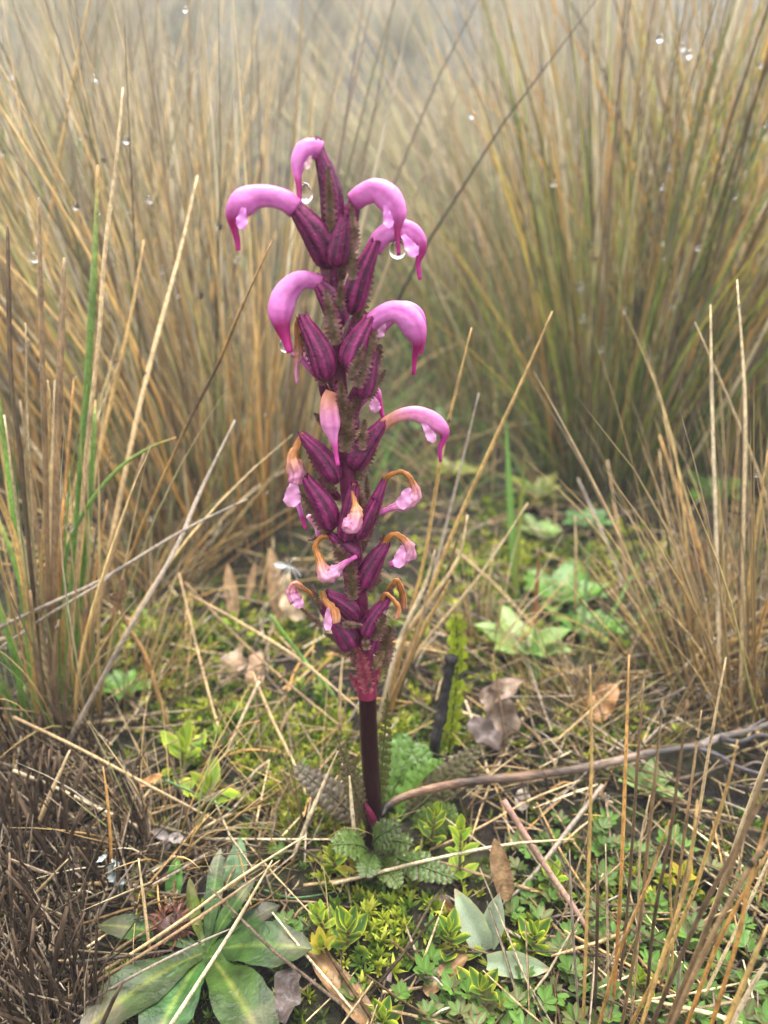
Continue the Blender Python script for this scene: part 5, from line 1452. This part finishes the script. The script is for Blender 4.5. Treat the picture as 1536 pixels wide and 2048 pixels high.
# ------------------------------------------------------------------ water drops
def sphere(nu=14, nv=10, taper=0.0):
    V, Fc = [(0, 0, -1)], []
    for i in range(1, nv):
        e = -math.pi/2+math.pi*i/nv
        for j in range(nu):
            a = j/nu*2*math.pi
            s = 1-taper*max(0, math.sin(e))
            V.append((math.cos(a)*math.cos(e)*s, math.sin(a)*math.cos(e)*s, math.sin(e)))
    V.append((0, 0, 1))
    for j in range(nu): Fc.append((0, 1+(j+1) % nu, 1+j))
    for i in range(nv-2):
        for j in range(nu):
            a = 1+i*nu
            Fc.append((a+j, a+(j+1) % nu, a+nu+(j+1) % nu, a+nu+j))
    k = 1+(nv-2)*nu
    for j in range(nu): Fc.append((k+j, k+(j+1) % nu, len(V)-1))
    return np.array(V, float), Fc, np.ones((len(V), 3))
g = sphere(28, 20, .25)
DB = mesh_from('water_drop', *g, M['water'])
g = sphere(14, 10, .12)
DS = mesh_from('water_drop', *g, M['water'])
def drop(label, p, r, big=False, group=None, sq=1.15):
    o = link('water_drop', DB if big else DS, None, p)
    o.scale = (r, r, r*sq)
    return tag(o, label, 'water drop', group)
drop('large clear drop held in the curl of the topmost flower', P(611, 386, PY+.001), 15*px2m(386, PY), True, sq=1.35)
drop('large clear drop hanging from the beak beside the upper pink flowers', P(795, 499, PY+.001), 17*px2m(500, PY), True)
drop('oval clear drop hanging from the drooping left flower beak', P(571, 688, PY-.005), 13*px2m(690, PY), True, sq=1.35)
for px, py, Yd, r in [(773, 442, PY+.01, 9), (138, 1055, .34, 11), (299, 1038, .37, 6), (262, 1188, .352, 8), (472, 1560, .29, 6), (540, 1545, .29, 5), (535, 1335, .36, 5), (340, 1802, .222, 9), (296, 1878, .214, 12), (345, 1900, .21, 9), (1455, 1060, .42, 8), (1402, 1185, .41, 7),
        (1395, 1385, .36, 14), (1440, 1420, .36, 9), (1450, 1452, .355, 9), (1405, 1395, .36, 10), (1470, 1360, .37, 8), (1530, 1190, .38, 11), (1300, 1350, .37, 6), (1296, 1370, .37, 6), (534, 985, .4, 4), (1358, 1395, .37, 9), (1440, 1815, .2, 8), (930, 1481, .33, 4), (1216, 1593, .27, 5),
        (770, 1225, .25, 4), (740, 1370, .262, 5), (790, 1300, .26, 4), (1345, 2015, .19, 9), (455, 1185, .43, 7), (470, 1500, .31, 5)]:
    drop('bright water drop clinging near '+near(P(px, py, Yd)), P(px, py, Yd), r*px2m(py, Yd)*.8, False, 'water drops on the near plants')
k = 0
for key, n in (('gold', 70), ('olive', 115), ('brown', 20), ('green', 12)):
    S_ = DROPSITES[key]
    S_ = sorted(S_, key=lambda q: q[1]+rng.uniform(0, .05))
    ii = range(min(n, len(S_)))
    for i in ii:
        lab = {'gold': 'round water drop on a blade of the golden tussocks', 'olive': 'round water drop on a blade of the olive tussocks', 'brown': 'round water drop on a stem of the rusty tussock', 'green': 'round water drop on a blade of the greenish tussock'}[key]
        rd = rng.uniform(.0011, .0027)
        drop(lab+(', high near its tip' if S_[i][2] > .36 else ', halfway up' if S_[i][2] > .24 else ', low down'), S_[i]+np.array([0, -rd*.85, -rd*.4]), rd, False, 'water drops on the tussocks')
for p in STALKSITE[::3][:30]:
    drop('tiny water bead on a dry stalk near '+near(p), p, rng.uniform(.0006, .0011), False, 'tiny beads on the stalks')

# ------------------------------------------------------------------ fog
zmax = float(Z.max())+.9
hm = bpy.data.materials.new('haze')
hm.use_nodes = True
ht = hm.node_tree
ht.nodes.clear()
hv = ht.nodes.new('ShaderNodeVolumePrincipled')
hv.inputs['Color'].default_value = (.92, .95, .985, 1)
hv.inputs['Density'].default_value = 0.027
hv.inputs['Anisotropy'].default_value = 0.1
ho = ht.nodes.new('ShaderNodeOutputMaterial')
ht.links.new(hv.outputs[0], ho.inputs['Volume'])
x0, x1, y0, y1, z0, z1 = -92, 92, -27, 122, -1.2, zmax
HV = [(x, y, z) for z in (z0, z1) for y in (y0, y1) for x in (x0, x1)]
HF = [(0, 2, 3, 1), (4, 5, 7, 6), (0, 1, 5, 4), (2, 6, 7, 3), (0, 4, 6, 2), (1, 3, 7, 5)]
me = bpy.data.meshes.new('haze'); me.from_pydata(HV, [], HF); me.materials.append(hm)
o = link('haze', me)
o['kind'] = 'stuff'; o['label'] = 'pale drizzly fog over the grassy slope'; o['category'] = 'fog'
